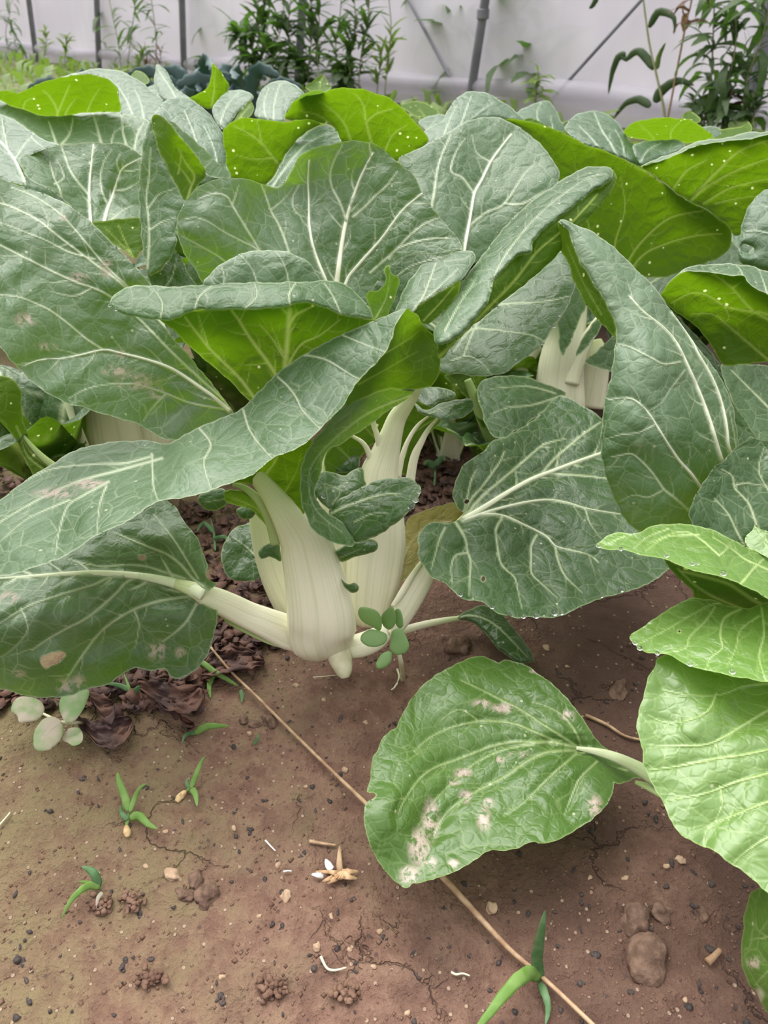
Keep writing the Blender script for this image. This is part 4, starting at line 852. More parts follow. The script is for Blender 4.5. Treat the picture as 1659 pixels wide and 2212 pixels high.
# plant right of centre with the tall hanging leaf
P3 = thing('pak_choi', 'pak choi at the right edge with one tall leaf hanging straight down', 'leafy vegetable', (0.36, 0.52, gz(0.36, 0.52)))
leaf(P3, [dict(o=[(1205,478),(1218,474),(1232,480),(1250,487),(1275,498),(1298,512),(1325,533),(1349,556),(1378,584),(1407,614),(1425,635),(1443,660),(1465,692),(1486,725),(1510,752),(1533,782),(1552,808),(1567,835),(1577,860),(1585,885),(1592,931),(1598,970),(1603,1010),(1600,1050),(1575,1110),(1520,1150),(1440,1155),(1400,1150),(1378,1146),(1360,1133),(1345,1115),(1332,1090),(1320,1061),(1311,1038),(1305,1014),(1299,985),(1298,946),(1300,912),(1304,881),(1310,845),(1320,812),(1324,780),(1328,750),(1332,727),(1325,690),(1309,657),(1294,630),(1277,606),(1262,580),(1248,556),(1238,530),(1230,504),(1215,488)],
       d=[(1210,476,.490),(1298,512,.482),(1407,614,.470),(1486,725,.468),(1567,835,.468),(1600,980,.475),(1550,1140,.480),(1378,1146,.455),(1305,1014,.448),(1298,946,.446),(1320,812,.448),(1332,727,.452),(1277,606,.470),(1230,504,.486),(1420,760,.446),(1430,950,.438),(1500,860,.454)], bulge=.008,
       veins=[(9,3,[(1562,1005),(1552,975),(1535,915),(1515,859),(1490,800),(1461,740),(1430,705),(1392,675),(1360,640)]),(8,3,[(1582,990),(1573,965),(1568,915),(1555,859),(1535,810),(1511,769),(1485,720),(1450,675)]),
              (7,2,[(1530,1080),(1511,1049),(1490,1020),(1468,996),(1440,955),(1417,917),(1395,885),(1367,863),(1340,860),(1313,865)]),(6,2,[(1500,1112),(1490,1103),(1460,1078),(1435,1058),(1415,1030),(1396,1007),(1367,982),(1345,983),(1320,988)]),
              (4,1.5,[(1470,782),(1435,787),(1410,775),(1385,762),(1360,750),(1334,743)]),(3,1.2,[(1480,800),(1450,840),(1430,870),(1400,890)]),(3,1.2,[(1592,1000),(1588,950),(1575,880)]),(3,1.2,[(1417,917),(1380,935),(1340,940),(1305,950)]),(3,1.2,[(1435,1058),(1400,1075),(1370,1070),(1335,1085)])],
       gap=46, ln=62, wave=.002, vgroove=.0016),
     dict(o=[(1205,478),(1204,495),(1207,520),(1214,545),(1226,565),(1234,590),(1242,614),(1254,637),(1266,660),(1282,680),(1298,698),(1314,713),(1331,729),(1326,690),(1309,657),(1294,630),(1277,606),(1262,580),(1248,556),(1238,530),(1230,504),(1215,486)], side='under',
       d=[(1205,478,.492),(1207,520,.497),(1242,614,.490),(1331,729,.456),(1277,606,.473),(1230,504,.489)], veins=[(2,1,[(1300,680),(1260,610),(1225,530)])], auto=False)],
     mat='leaf_blue', seed=60, label='tall hanging leaf pointed at its upper end')
tube('petiole', P3, [(1560,1000,.488,8),(1580,1060,.496,16),(1600,1150,.51,26),(1640,1280,.54,40),(1690,1400,.56,46)], M['petiole'], flat=0.5)
leaf(P3, [dict(o=[(1620,942),(1612,950),(1600,957),(1587,967),(1575,981),(1565,993),(1555,1000),(1544,1007),(1534,1019),(1526,1032),(1516,1045),(1508,1058),(1497,1078),(1490,1101),(1488,1115),(1493,1130),(1510,1160),(1580,1190),(1680,1220),(1760,1200),(1770,1000),(1700,960),(1659,952),(1640,950)],
       d=[(1620,942,.460),(1544,1007,.446),(1490,1101,.432),(1580,1190,.436),(1760,1100,.44),(1640,1060,.450)],
       veins=[(6,2,[(1640,1230),(1605,1173),(1590,1145),(1576,1115),(1560,1095),(1544,1078)]),(6,2,[(1650,1200),(1634,1133),(1625,1105),(1616,1086),(1600,1068),(1587,1054),(1582,1029),(1560,1015)]),(4,1.5,[(1700,1180),(1670,1080),(1640,1020),(1650,970)]),(3,1,[(1587,1050),(1610,1045),(1659,1050)])],
       gap=28, ln=40, wave=.003)], mat='leaf_green', seed=61, label='dark toothed leaf with white ribs')
leaf(P3, [dict(o=[(1640,1140),(1632,1133),(1625,1145),(1612,1160),(1610,1175),(1630,1190),(1680,1210),(1700,1170),(1665,1150)], d=[(1632,1133,.437),(1612,1170,.433),(1690,1190,.42)], veins=[(3,1,[(1690,1200),(1650,1165),(1634,1140)])], ln=15)], mat='leaf_fresh', seed=62)
leaf(P3, [dict(o=[(1428,640),(1434,626),(1443,614),(1456,600),(1472,590),(1500,586),(1529,588),(1568,594),(1605,596),(1612,606),(1623,616),(1640,628),(1659,637),(1740,660),(1750,800),(1700,790),(1659,783),(1630,784),(1602,787),(1585,790),(1565,790),(1548,768),(1529,735),(1512,715),(1493,697),(1475,685),(1457,673),(1440,655)], side='under',
       d=[(1428,640,.520),(1472,590,.505),(1605,596,.490),(1740,660,.470),(1700,790,.495),(1565,790,.525),(1493,697,.530),(1600,690,.520)], bulge=-.006,
       veins=[(6,2.5,[(1740,745),(1700,715),(1659,690),(1623,668),(1583,624),(1560,605),(1540,592)]),(4,1.5,[(1583,622),(1600,610)]),(5,2,[(1720,730),(1659,680),(1610,672),(1565,661),(1545,648),(1515,634),(1490,635),(1450,655)]),(5,2,[(1740,830),(1690,800),(1659,777),(1616,740),(1565,697),(1545,682),(1520,677),(1493,680)]),(3,1.2,[(1565,661),(1575,690),(1560,695)])],
       ln=34, gap=26, wave=.001),
     dict(o=[(1432,628),(1443,612),(1456,598),(1472,586),(1485,578),(1500,574),(1522,571),(1547,570),(1585,570),(1620,574),(1659,585),(1740,600),(1750,680),(1700,655),(1659,637),(1640,628),(1623,616),(1612,606),(1605,596),(1568,594),(1529,588),(1500,586),(1472,590),(1456,600),(1443,614)],
       d=[(1432,628,.516),(1472,588,.503),(1547,570,.510),(1620,574,.508),(1740,600,.495),(1659,637,.480),(1605,596,.487)], veins=[(3,1,[(1659,637),(1650,610),(1640,582)]),(2.5,1,[(1605,596),(1600,583),(1590,572)])], auto=False, wave=.0005)],
     mat='leaf_blue', seed=63, label='spoon leaf at the right edge showing a lime underside')
leaf(P3, [dict(o=[(1556,792),(1575,787),(1600,785),(1659,790),(1730,800),(1740,990),(1700,1000),(1659,985),(1630,940),(1600,900),(1575,850)],
       d=[(1556,792,.60),(1659,790,.62),(1740,990,.56),(1600,900,.58)], veins=[(4,2,[(1740,960),(1680,900),(1620,840),(1580,800)])], ln=40)], mat='leaf_green', seed=64)
leaf(P3, [dict(o=[(1570,850),(1600,895),(1640,950),(1680,1000),(1600,1010),(1580,980),(1570,920)], d=[(1570,850,.57),(1680,1000,.55),(1600,1010,.56)], veins=[], wave=.001)], mat='leaf_green', seed=65)

# plant behind, right of centre: pale stalk seen in the gap
P4 = ground_thing('pak_choi', 'shaded pak choi behind right, its pale branching stalk seen in the gap', 'leafy vegetable', 1215, 895)
S4 = tube('petiole', P4, [(1262,560,.80,12),(1245,620,.80,24),(1230,690,.80,36),(1216,760,.80,45),(1209,820,.81,50),(1207,880,.82,54),(1212,925,.84,44)], M['petiole'], flat=0.4, n=28, ridge=.04)
tube('rib', S4, [(1325,640,.79,4),(1300,680,.79,8),(1272,725,.79,13),(1248,775,.795,18),(1235,830,.80,16)], M['petiole'], flat=0.5)
leaf(P4, [dict(o=[(1214,768),(1208,745),(1205,690),(1208,640),(1225,590),(1290,590),(1272,650),(1250,695),(1232,740)], d=[(1214,768,.772),(1205,690,.772),(1290,590,.78),(1250,695,.772)], veins=[])], mat='leaf_green', seed=170)
leaf(P4, [dict(o=[(1244,772),(1250,745),(1268,715),(1290,686),(1302,690),(1296,712),(1276,742),(1258,762)], d=[(1244,772,.765),(1302,690,.775),(1268,715,.77)], veins=[])], mat='leaf_green', seed=171)
tube('petiole', P4, [(1285,735,.84,14),(1290,770,.84,24),(1285,820,.85,28),(1275,880,.86,28)], M['petiole'], flat=0.5)
tube('petiole', P4, [(1160,745,.83,14),(1135,785,.84,14),(1110,830,.85,13),(1095,870,.86,10)], M['petiole'], flat=0.5)
leaf(P4, [dict(o=[(1262,782),(1285,762),(1310,738),(1335,720),(1345,800),(1310,800),(1285,792)], d=[(1262,782,.765),(1335,720,.775),(1310,800,.77)], veins=[])], mat='leaf_green', seed=70)
leaf(P4, [dict(o=[(1093,258),(1110,256),(1130,260),(1165,268),(1200,280),(1230,294),(1260,310),(1295,322),(1330,335),(1360,352),(1390,370),(1412,382),(1430,395),(1450,408),(1467,421),(1492,437),(1520,450),(1542,464),(1560,478),(1573,490),(1580,505),(1580,525),(1570,545),(1540,562),(1480,585),(1420,600),(1340,590),(1270,540),(1200,480),(1180,420),(1170,360),(1150,300),(1120,275)], side='under',
       d=[(1093,258,.74),(1260,310,.72),(1430,395,.69),(1580,505,.68),(1540,562,.70),(1420,600,.73),(1200,480,.76),(1170,360,.75),(1350,470,.725)], bulge=-.006,
       veins=[(5,2,[(1330,640),(1360,560),(1398,510),(1450,470),(1520,455)]),(4,2,[(1330,640),(1380,560),(1430,530),(1500,510),(1560,505)]),(3.5,1.5,[(1320,600),(1330,520),(1350,450),(1340,380)]),(3,1,[(1300,600),(1280,520),(1260,440),(1240,350)])], ln=60, gap=46),
      ], mat='leaf_blue', seed=71, label='wide leaf seen from below, glowing lime')
leaf(P4, [dict(o=[(1340,600),(1380,540),(1430,515),(1500,500),(1560,500),(1590,530),(1610,575),(1560,600),(1500,620),(1450,640),(1400,640)], d=[(1340,600,.78),(1500,500,.80),(1610,575,.78),(1450,640,.76)], veins=[(4,2,[(1350,620),(1420,560),(1540,520)]),(3,1.5,[(1380,630),(1450,590),(1570,580)])], ln=40)], mat='leaf_green', seed=72)
leaf(P4, [dict(o=[(1300,600),(1400,640),(1450,670),(1500,720),(1560,790),(1600,850),(1500,900),(1400,860),(1330,780),(1310,700)], d=[(1300,600,.86),(1600,850,.86),(1400,860,.86)], veins=[(4,2,[(1400,860),(1380,760),(1340,660)])], ln=40)], mat='leaf_green', seed=73)
leaf(P4, [dict(o=[(1030,850),(1036,830),(1050,818),(1085,812),(1120,811),(1160,822),(1200,838),(1222,850),(1205,870),(1190,882),(1170,890),(1150,905),(1128,928),(1112,930),(1098,945),(1068,945),(1050,920),(1040,885)],
       d=[(1030,850,.72),(1120,811,.76),(1222,850,.78),(1098,945,.69),(1120,870,.72)], veins=[(3.5,1.5,[(1215,855),(1150,875),(1100,880),(1060,895)]),(3,1.2,[(1200,850),(1140,835),(1060,840)])], ln=36, gap=30)], mat='leaf_green', seed=74)
tube('petiole', P4, [(1010,820,.72,8),(1022,850,.725,10),(1040,900,.735,12),(1058,945,.745,12),(1075,985,.755,10)], M['petiole_green'], flat=0.6)
leaf(P4, [dict(o=[(960,812),(1010,805),(1030,830),(1045,870),(1050,920),(1040,925),(1020,880),(1000,850)], side='under', d=[(960,812,.73),(1045,870,.735),(1050,920,.735)], veins=[])], mat='leaf_green', seed=75)

# plant behind, centre: big rounded leaf
P5 = thing('pak_choi', 'pak choi directly behind the centre plant with one big round grey-green leaf', 'leafy vegetable', (0.12, 0.86, gz(.12, .86)))
leaf(P5, [dict(o=[(860,345),(880,332),(905,320),(935,303),(970,285),(988,274),(1005,264),(1025,257),(1045,252),(1068,253),(1090,258),(1112,268),(1130,280),(1152,297),(1170,315),(1188,335),(1200,355),(1208,375),(1200,410),(1170,450),(1120,500),(1060,560),(1010,570),(980,560),(960,520),(930,470),(900,410),(880,370)],
       d=[(860,345,.66),(1005,264,.69),(1130,280,.70),(1208,375,.66),(1060,560,.64),(930,470,.63),(1040,400,.67),(1120,400,.665)], bulge=.008,
       veins=[(7,3,[(1000,560),(1005,528),(1013,485),(1020,443),(1026,415),(1040,390),(1060,350),(1085,315),(1105,290)]),(5,2,[(930,460),(938,420),(945,370),(955,335),(975,290)]),(4,2,[(1024,418),(1000,385),(975,370),(985,330),(1005,300)]),(4,1.5,[(1012,490),(1050,460),(1090,440),(1130,380),(1160,350)]),(3.5,1.5,[(1090,440),(1130,440),(1180,410)]),(3,1.2,[(1060,350),(1030,330),(1020,290)])],
       gap=36, ln=50, wave=.003, vgroove=.002)], mat='leaf_blue', seed=80)
leaf(P5, [dict(o=[(905,300),(915,285),(935,272),(955,260),(965,242),(975,225),(990,210),(1005,200),(1020,196),(1035,197),(1058,204),(1080,215),(1105,232),(1128,252),(1130,262),(1095,258),(1045,254),(1010,268),(985,290),(965,300),(930,320)],
       d=[(905,300,.74),(1005,200,.78),(1128,252,.77),(985,290,.73)], bulge=.006, veins=[(4,2,[(985,300),(1000,260),(1010,230),(1020,205)]),(3,1.5,[(990,280),(1040,240),(1070,220)]),(3,1.5,[(960,290),(975,250),(990,225)])], ln=40, gap=26)], mat='leaf_far', seed=81)
leaf(P5, [dict(o=[(617,255),(622,240),(628,228),(636,219),(650,212),(665,205),(685,204),(700,200),(718,193),(740,189),(762,190),(782,193),(805,199),(830,207),(847,217),(862,227),(880,245),(897,263),(912,282),(926,302),(905,325),(870,345),(850,348),(830,330),(800,318),(765,310),(735,305),(720,275),(690,264),(650,262)], side='under',
       d=[(617,255,.69),(740,189,.66),(830,207,.66),(926,302,.70),(860,345,.715),(735,300,.705)], bulge=-.005,
       veins=[(5,2,[(810,330),(800,300),(790,260),(785,228),(770,205)]),(4,1.5,[(790,265),(815,245),(850,235)]),(4,1.5,[(760,310),(745,270),(720,240),(690,220)]),(3.5,1.5,[(830,330),(850,290),(880,270)]),(3,1.5,[(722,275),(690,250),(650,240)])], ln=40, gap=30)], mat='leaf_blue', seed=82, label='leaf lit through, lime green with water specks')
leaf(P5, [dict(o=[(480,287),(488,275),(500,264),(520,257),(540,254),(575,259),(610,263),(640,260),(665,258),(682,261),(693,268),(672,278),(652,292),(633,313),(615,337),(603,355),(595,372),(585,388),(575,398),(550,395),(525,390),(505,386),(495,378),(489,352),(485,320)], side='under',
       d=[(480,287,.62),(540,254,.61),(693,268,.625),(575,398,.655),(500,380,.65)], bulge=-.004, veins=[(5,2,[(612,365),(590,340),(565,310),(540,290),(505,272)]),(3,1.5,[(565,310),(560,280),(555,260)]),(3,1.5,[(590,340),(550,345),(510,335)])], ln=40, gap=26)], mat='leaf_blue', seed=83, label='small lime leaf seen from below')
leaf(P5, [dict(o=[(575,400),(585,390),(597,372),(615,337),(633,313),(655,291),(678,277),(700,270),(714,273),(725,280),(732,292),(737,308),(700,318),(672,325),(650,340),(628,375),(605,404)],
       d=[(575,400,.60),(655,291,.64),(725,280,.65),(650,340,.60)], veins=[(4,2,[(590,400),(625,350),(665,310),(710,285)])], ln=30, gap=24)], mat='leaf_far', seed=84)

# far right edge plants
P6 = thing('pak_choi', 'pak choi filling the upper right edge with big lime leaves seen from below', 'leafy vegetable', (0.50, 0.80, gz(.50, .80)))
leaf(P6, [dict(o=[(1385,362),(1405,352),(1430,345),(1460,332),(1490,318),(1520,311),(1550,305),(1580,302),(1610,300),(1635,294),(1659,288),(1740,284),(1750,420),(1700,410),(1659,410),(1640,430),(1625,452),(1612,480),(1600,505),(1585,508),(1572,490),(1558,476),(1540,462),(1520,449),(1492,436),(1467,420),(1445,403),(1425,388),(1405,375)], side='under',
       d=[(1385,362,.675),(1490,318,.665),(1659,288,.62),(1750,420,.66),(1600,505,.695),(1467,420,.70)], bulge=-.004,
       veins=[(7,2.5,[(1470,480),(1495,430),(1525,395),(1555,365),(1580,340),(1610,320),(1670,300)]),(5,2,[(1500,425),(1540,395),(1600,365),(1670,340)]),(5,2,[(1440,430),(1460,400),(1485,368),(1530,345)]),(4,1.5,[(1520,440),(1570,410),(1620,395),(1670,385)]),(3,1.5,[(1545,440),(1590,430),(1630,425)])], ln=30, gap=24),
     dict(o=[(1385,360),(1405,349),(1430,339),(1455,330),(1475,319),(1500,307),(1530,302),(1560,298),(1590,292),(1620,285),(1650,284),(1740,272),(1745,290),(1659,291),(1635,297),(1610,302),(1580,304),(1550,307),(1520,313),(1490,321),(1460,334),(1430,347)],
       d=[(1385,360,.675),(1500,307,.675),(1620,285,.645),(1740,272,.625),(1659,291,.618),(1490,320,.663)], veins=[], wave=.0005)], mat='leaf_blue', seed=90)
leaf(P6, [dict(o=[(1593,548),(1597,520),(1600,500),(1604,478),(1610,460),(1622,438),(1640,420),(1660,408),(1740,395),(1750,600),(1700,590),(1659,584),(1635,578),(1615,574),(1600,566)],
       holes=[[(1600,538),(1606,528),(1620,530),(1630,536),(1622,546),(1606,544)]], d=[(1593,548,.60),(1610,460,.61),(1660,408,.61),(1750,500,.58),(1659,584,.59)], bulge=.008, veins=[(4,2,[(1750,560),(1700,520),(1640,500),(1610,500)]),(3,1.5,[(1740,480),(1690,460),(1640,440)])], ln=36, gap=22)], mat='leaf_far', seed=91)
leaf(P6, [dict(o=[(1347,287),(1355,275),(1365,266),(1390,258),(1420,255),(1450,254),(1475,256),(1495,262),(1512,271),(1530,284),(1542,297),(1520,305),(1490,308),(1450,306),(1430,307),(1400,304),(1375,300)], side='under',
       d=[(1347,287,.79),(1450,254,.76),(1542,297,.80),(1400,304,.82)], veins=[(3,1.5,[(1450,315),(1450,285),(1470,262)]),(2.5,1,[(1420,310),(1400,285),(1380,268)])], ln=20)], mat='leaf_blue', seed=92)
leaf(P6, [dict(o=[(1220,277),(1228,262),(1238,252),(1250,245),(1265,240),(1280,239),(1300,242),(1315,248),(1332,262),(1345,280),(1353,293),(1362,306),(1374,318),(1383,335),(1388,358),(1365,352),(1330,335),(1295,322),(1260,310),(1240,300)],
       d=[(1220,277,.80),(1280,239,.83),(1345,280,.80),(1388,358,.76),(1260,310,.77)], bulge=.008, veins=[(4,2,[(1335,340),(1320,310),(1300,280),(1285,245)]),(3,1.5,[(1300,325),(1275,295),(1250,270)]),(3,1.5,[(1350,340),(1345,310),(1330,280)])], ln=30, gap=24)], mat='leaf_far', seed=93)
leaf(P6, [dict(o=[(1365,318),(1385,308),(1410,303),(1440,302),(1465,303),(1482,313),(1470,325),(1445,336),(1415,345),(1392,358),(1378,345)], d=[(1365,318,.75),(1440,302,.78),(1482,313,.76),(1392,358,.74)], bulge=.006, veins=[(3,1.5,[(1385,350),(1400,325),(1430,308)])], ln=22)], mat='leaf_far', seed=94)
# ================================================================== plants on the left and behind
P7 = ground_thing('pak_choi', 'pak choi behind on the left with a broad cream stalk under the scarred leaf', 'leafy vegetable', 280, 1030)
S7 = tube('petiole', P7, [(222,690,.70,12),(226,750,.71,36),(235,820,.72,62),(250,880,.73,68),(262,930,.74,74),(275,990,.75,76),(285,1040,.76,66)], M['petiole'], flat=0.4, n=28, ridge=.03)
tube('petiole_edge', S7, [(138,840,.70,5),(150,880,.705,8),(163,915,.71,9),(177,950,.715,10),(192,985,.72,9)], M['petiole'], flat=0.6)
tube('petiole', P7, [(300,780,.71,8),(318,840,.72,20),(330,890,.73,30),(345,940,.74,34),(350,1000,.75,34)], M['petiole'], flat=0.4)
leaf(P7, [dict(o=[(44,343),(50,335),(60,331),(90,322),(121,316),(150,311),(181,309),(211,308),(240,309),(265,312),(280,318),(291,325),(302,334),(310,343),(303,352),(303,375),(304,401),(304,430),(302,465),(300,520),(230,540),(190,500),(160,455),(130,425),(105,410),(80,396),(60,385),(50,368),(45,355)],
       d=[(44,343,.62),(121,316,.66),(211,308,.67),(310,343,.64),(302,465,.64),(230,540,.62),(105,410,.61),(200,400,.66)], 
       veins=[(7,2.5,[(197,520),(196,479),(194,445),(193,419),(194,390),(197,359),(202,312)]),(8,2.5,[(215,530),(226,476),(233,450),(241,431),(252,398),(265,365),(285,352),(308,341)]),(5,2,[(192,420),(170,395),(151,365),(142,340),(133,316)]),(4,1.8,[(135,440),(130,410),(118,385),(108,350)]),(3,1.5,[(118,398),(138,385),(132,360),(122,345)]),
              (4,1.5,[(247,412),(270,410),(285,403),(303,392)]),(4,1.8,[(232,440),(220,410),(217,380),(225,350),(240,325)]),(3,1.5,[(260,375),(252,350),(262,330)]),(3,1.5,[(262,368),(285,370),(303,365)]),(3,1.5,[(240,475),(265,455),(285,445)])],
       gap=32, ln=36, wave=.004, vgroove=.003, holes=[[(299,348),(304,347),(306,354),(301,357)]])], mat='leaf_blue', seed=100, label='upright leaf with white forked veins and crinkled edge')
leaf(P7, [dict(o=[(198,480),(215,477),(240,475),(270,472),(305,470),(308,500),(312,528),(302,545),(291,557),(265,540),(236,518),(215,500)], side='under',
       d=[(198,480,.60),(305,470,.61),(291,557,.60)], veins=[(3,1.5,[(290,560),(270,520),(255,485)]),(2.5,1,[(280,545),(250,515),(225,490)])], ln=18)], mat='leaf_blue', seed=101)
P8 = thing('pak_choi', 'pak choi at the upper left edge, pale leaf fans, one lime leaf on top', 'leafy vegetable', (-0.36, 0.80, gz(-.36, .80)))
leaf(P8, [dict(o=[(-80,235),(-30,238),(0,246),(18,253),(36,262),(56,275),(75,290),(100,303),(128,314),(90,325),(55,340),(48,365),(60,395),(56,402),(20,392),(-30,378),(-80,370)],
       d=[(-80,235,.66),(36,262,.67),(128,314,.64),(56,402,.60),(-80,370,.60)], bulge=.005, veins=[(7,3,[(62,420),(54,395),(42,365),(27,338),(12,318),(0,305),(-30,280)]),(4,2,[(18,325),(10,290),(4,250)]),(4,2,[(32,345),(48,318),(66,296),(75,288)]),(3,1.5,[(66,296),(85,312),(100,325)])], gap=30, ln=35)], mat='leaf_far', seed=102)
leaf(P8, [dict(o=[(-80,200),(-40,205),(0,217),(24,228),(60,240),(82,247),(105,252),(140,249),(169,246),(200,243),(229,241),(255,243),(286,249),(305,255),(322,263),(325,290),(315,330),(300,335),(285,320),(260,312),(211,310),(150,312),(110,312),(75,290),(40,264),(0,247),(-60,240)],
       d=[(-80,200,.76),(105,252,.76),(229,241,.78),(322,263,.76),(300,335,.72),(110,312,.72),(0,247,.72)], veins=[(6,2.5,[(222,320),(215,295),(207,265),(199,243)]),(5,2,[(125,320),(115,290),(105,262)]),(4,2,[(132,312),(150,290),(158,255)]),(4,2,[(290,320),(296,290),(310,265)]),(4,2,[(272,312),(265,285),(262,250)]),(3,1.5,[(240,315),(248,285),(280,270)])],
       gap=30, ln=35, wave=.005)], mat='leaf_blue', seed=103)
leaf(P8, [dict(o=[(-80,185),(-40,190),(0,196),(20,197),(45,199),(65,188),(90,179),(120,170),(151,163),(180,161),(211,163),(228,168),(240,176),(250,187),(256,200),(259,220),(259,243),(229,241),(200,243),(169,246),(140,250),(105,253),(82,247),(60,240),(24,228),(0,217),(-40,205),(-80,200)], side='under',
       d=[(-80,190,.72),(45,199,.73),(151,163,.73),(240,176,.73),(259,243,.775),(105,253,.775)], veins=[(4,2,[(125,262),(122,235),(108,210),(92,195)]),(4,2,[(120,255),(135,220),(150,185)]),(4,1.5,[(140,250),(150,230),(163,215)]),(3,1.5,[(187,245),(200,215),(215,192)]),(3,1.5,[(50,240),(55,220),(75,210)])], auto=False)], mat='leaf_blue', seed=104, label='lime leaf with bright specks on the skyline')
leaf(P8, [dict(o=[(120,172),(150,160),(185,153),(200,149),(215,148),(240,149),(260,155),(282,163),(300,174),(327,194),(352,216),(358,240),(345,262),(322,263),(286,250),(259,243),(257,200),(240,176),(211,163),(151,164)],
       d=[(120,172,.86),(215,148,.90),(300,174,.88),(352,216,.84),(259,243,.82)], bulge=.006, veins=[(4,2,[(290,260),(275,220),(250,180)]),(3,1.5,[(310,260),(305,225),(290,190)])], ln=36, gap=26)], mat='leaf_far', seed=105)
leaf(P8, [dict(o=[(-40,800),(0,811),(18,814),(32,822),(43,836),(47,855),(47,885),(52,915),(62,942),(75,965),(88,984),(102,996),(113,1003),(108,1018),(95,1026),(75,1028),(65,1015),(56,1000),(48,980),(36,955),(20,930),(0,905),(-40,870)], side='under',
       d=[(-40,800,.58),(32,822,.59),(60,942,.60),(113,1003,.61),(0,905,.58)], veins=[(5,3,[(110,1008),(75,985),(50,950),(35,920)]),(3,2,[(95,1015),(60,985),(45,950)])], auto=False)], mat='leaf_green', seed=106, label='narrow olive leaf bending down beside the cream stalk')
tube('petiole', P8, [(45,935,.600,3),(70,965,.602,5),(95,990,.606,7),(125,1012,.612,8),(160,1030,.62,8)], M['petiole_green'], flat=0.5)
P9 = thing('pak_choi', 'pak choi left of the centre with a lengthwise folded lime and green leaf', 'leafy vegetable', (-0.20, 0.70, gz(-.2, .7)))
leaf(P9, [dict(o=[(335,252),(338,240),(345,228),(362,215),(385,208),(398,211),(415,217),(430,226),(447,240),(461,256),(474,275),(485,300),(488,325),(489,350),(486,380),(460,395),(430,400),(410,360),(385,310),(360,270)],
       d=[(335,252,.66),(385,208,.70),(461,256,.69),(489,350,.66),(430,400,.64)], bulge=.008, veins=[(4,2,[(400,380),(385,330),(365,290),(350,255)]),(3.5,2,[(440,390),(432,340),(420,290),(400,240)]),(3.5,1.5,[(470,380),(468,340),(455,300),(440,270)])], ln=40, gap=22)], mat='leaf_far', seed=107)
leaf(P9, [dict(o=[(326,258),(329,275),(335,300),(343,325),(351,342),(366,371),(380,400),(391,420),(401,438),(392,455),(385,480),(378,505),(382,520),(375,545),(358,570),(340,588),(322,592),(312,560),(307,530),(305,500),(302,470),(300,430),(300,395),(303,360),(308,320),(315,285)],
       d=[(326,258,.590),(366,371,.589),(401,438,.590),(385,480,.585),(322,592,.59),(302,430,.608)], bulge=.006, veins=[(4.5,2,[(318,580),(322,520),(320,470),(316,430),(322,380),(325,320)]),(3,1.2,[(320,450),(345,420),(375,410)]),(3,1.2,[(320,500),(350,480),(380,470)])], ln=36, gap=28),
     dict(o=[(326,258),(332,249),(345,247),(356,255),(366,265),(380,285),(395,303),(405,314),(416,326),(432,350),(447,376),(430,397),(415,418),(401,438),(391,420),(380,400),(366,371),(351,342),(343,325),(335,300),(329,275)], side='under',
       d=[(326,258,.588),(366,265,.575),(447,376,.600),(401,438,.590),(366,371,.588)], bulge=-.003, veins=[(4.5,2,[(405,430),(412,405),(420,380),(400,350),(385,320)]),(3.5,1.5,[(412,395),(395,370),(378,350)]),(3,1.5,[(385,375),(390,345),(392,325)])], auto=False),
     dict(o=[(356,255),(370,262),(385,272),(405,290),(425,308),(445,325),(465,345),(485,362),(498,378),(492,388),(478,386),(462,383),(447,376),(432,350),(416,326),(405,314),(395,303),(380,285),(366,265)],
       d=[(356,255,.580),(425,308,.596),(498,378,.612),(447,376,.601),(405,314,.588)], veins=[(2.5,1,[(440,365),(455,350),(460,342)])], wave=.001)], mat='leaf_blue', seed=108, label='upright leaf folded lengthwise, lime inside and dark green outside')
leaf(P9, [dict(o=[(318,592),(340,588),(358,570),(378,540),(392,560),(420,610),(450,640),(430,680),(380,660),(340,640)], d=[(318,592,.60),(378,540,.61),(450,640,.60),(340,640,.60)], veins=[(3,1.5,[(340,640),(370,600),(380,560)])], ln=22)], mat='leaf_green', seed=109)

# smaller crowns on the skyline, traced one by one
def crown(label, polys, x, y, seed):
    t = thing('pak_choi', label, 'leafy vegetable', (x, y, gz(x, y)))
    for i, (o, dd, side, vv) in enumerate(polys):
        leaf(t, [dict(o=o, d=dd, side=side, veins=vv, bulge=.006 if side == 'top' else -.004, ln=26, gap=20, step=3.0)], mat='leaf_far' if side == 'top' else 'leaf_blue', seed=seed+i)
    return t
crown('small pale crown on the skyline between the dark kale and the round back leaf', [
  ([(550,250),(553,230),(557,212),(562,200),(574,186),(590,177),(605,174),(620,175),(637,182),(650,193),(658,203),(640,216),(630,226),(620,240),(612,262),(580,260)], [(550,250,.86),(605,174,.90),(658,203,.88),(612,262,.84)], 'top', [(3.5,1.5,[(590,265),(592,225),(605,180)]),(3,1.5,[(575,260),(570,225),(580,190)])]),
  ([(640,215),(655,203),(672,196),(692,194),(702,200),(680,206),(660,210),(640,222)], [(640,215,.80),(702,200,.82),(660,210,.80)], 'top', []),
  ([(660,190),(672,177),(688,166),(697,159),(705,170),(716,190),(700,200),(680,200)], [(660,190,1.0),(697,159,1.02),(700,200,1.0)], 'under', [(2.5,1,[(690,205),(692,180),(697,165)])])], .02, 1.0, 200)
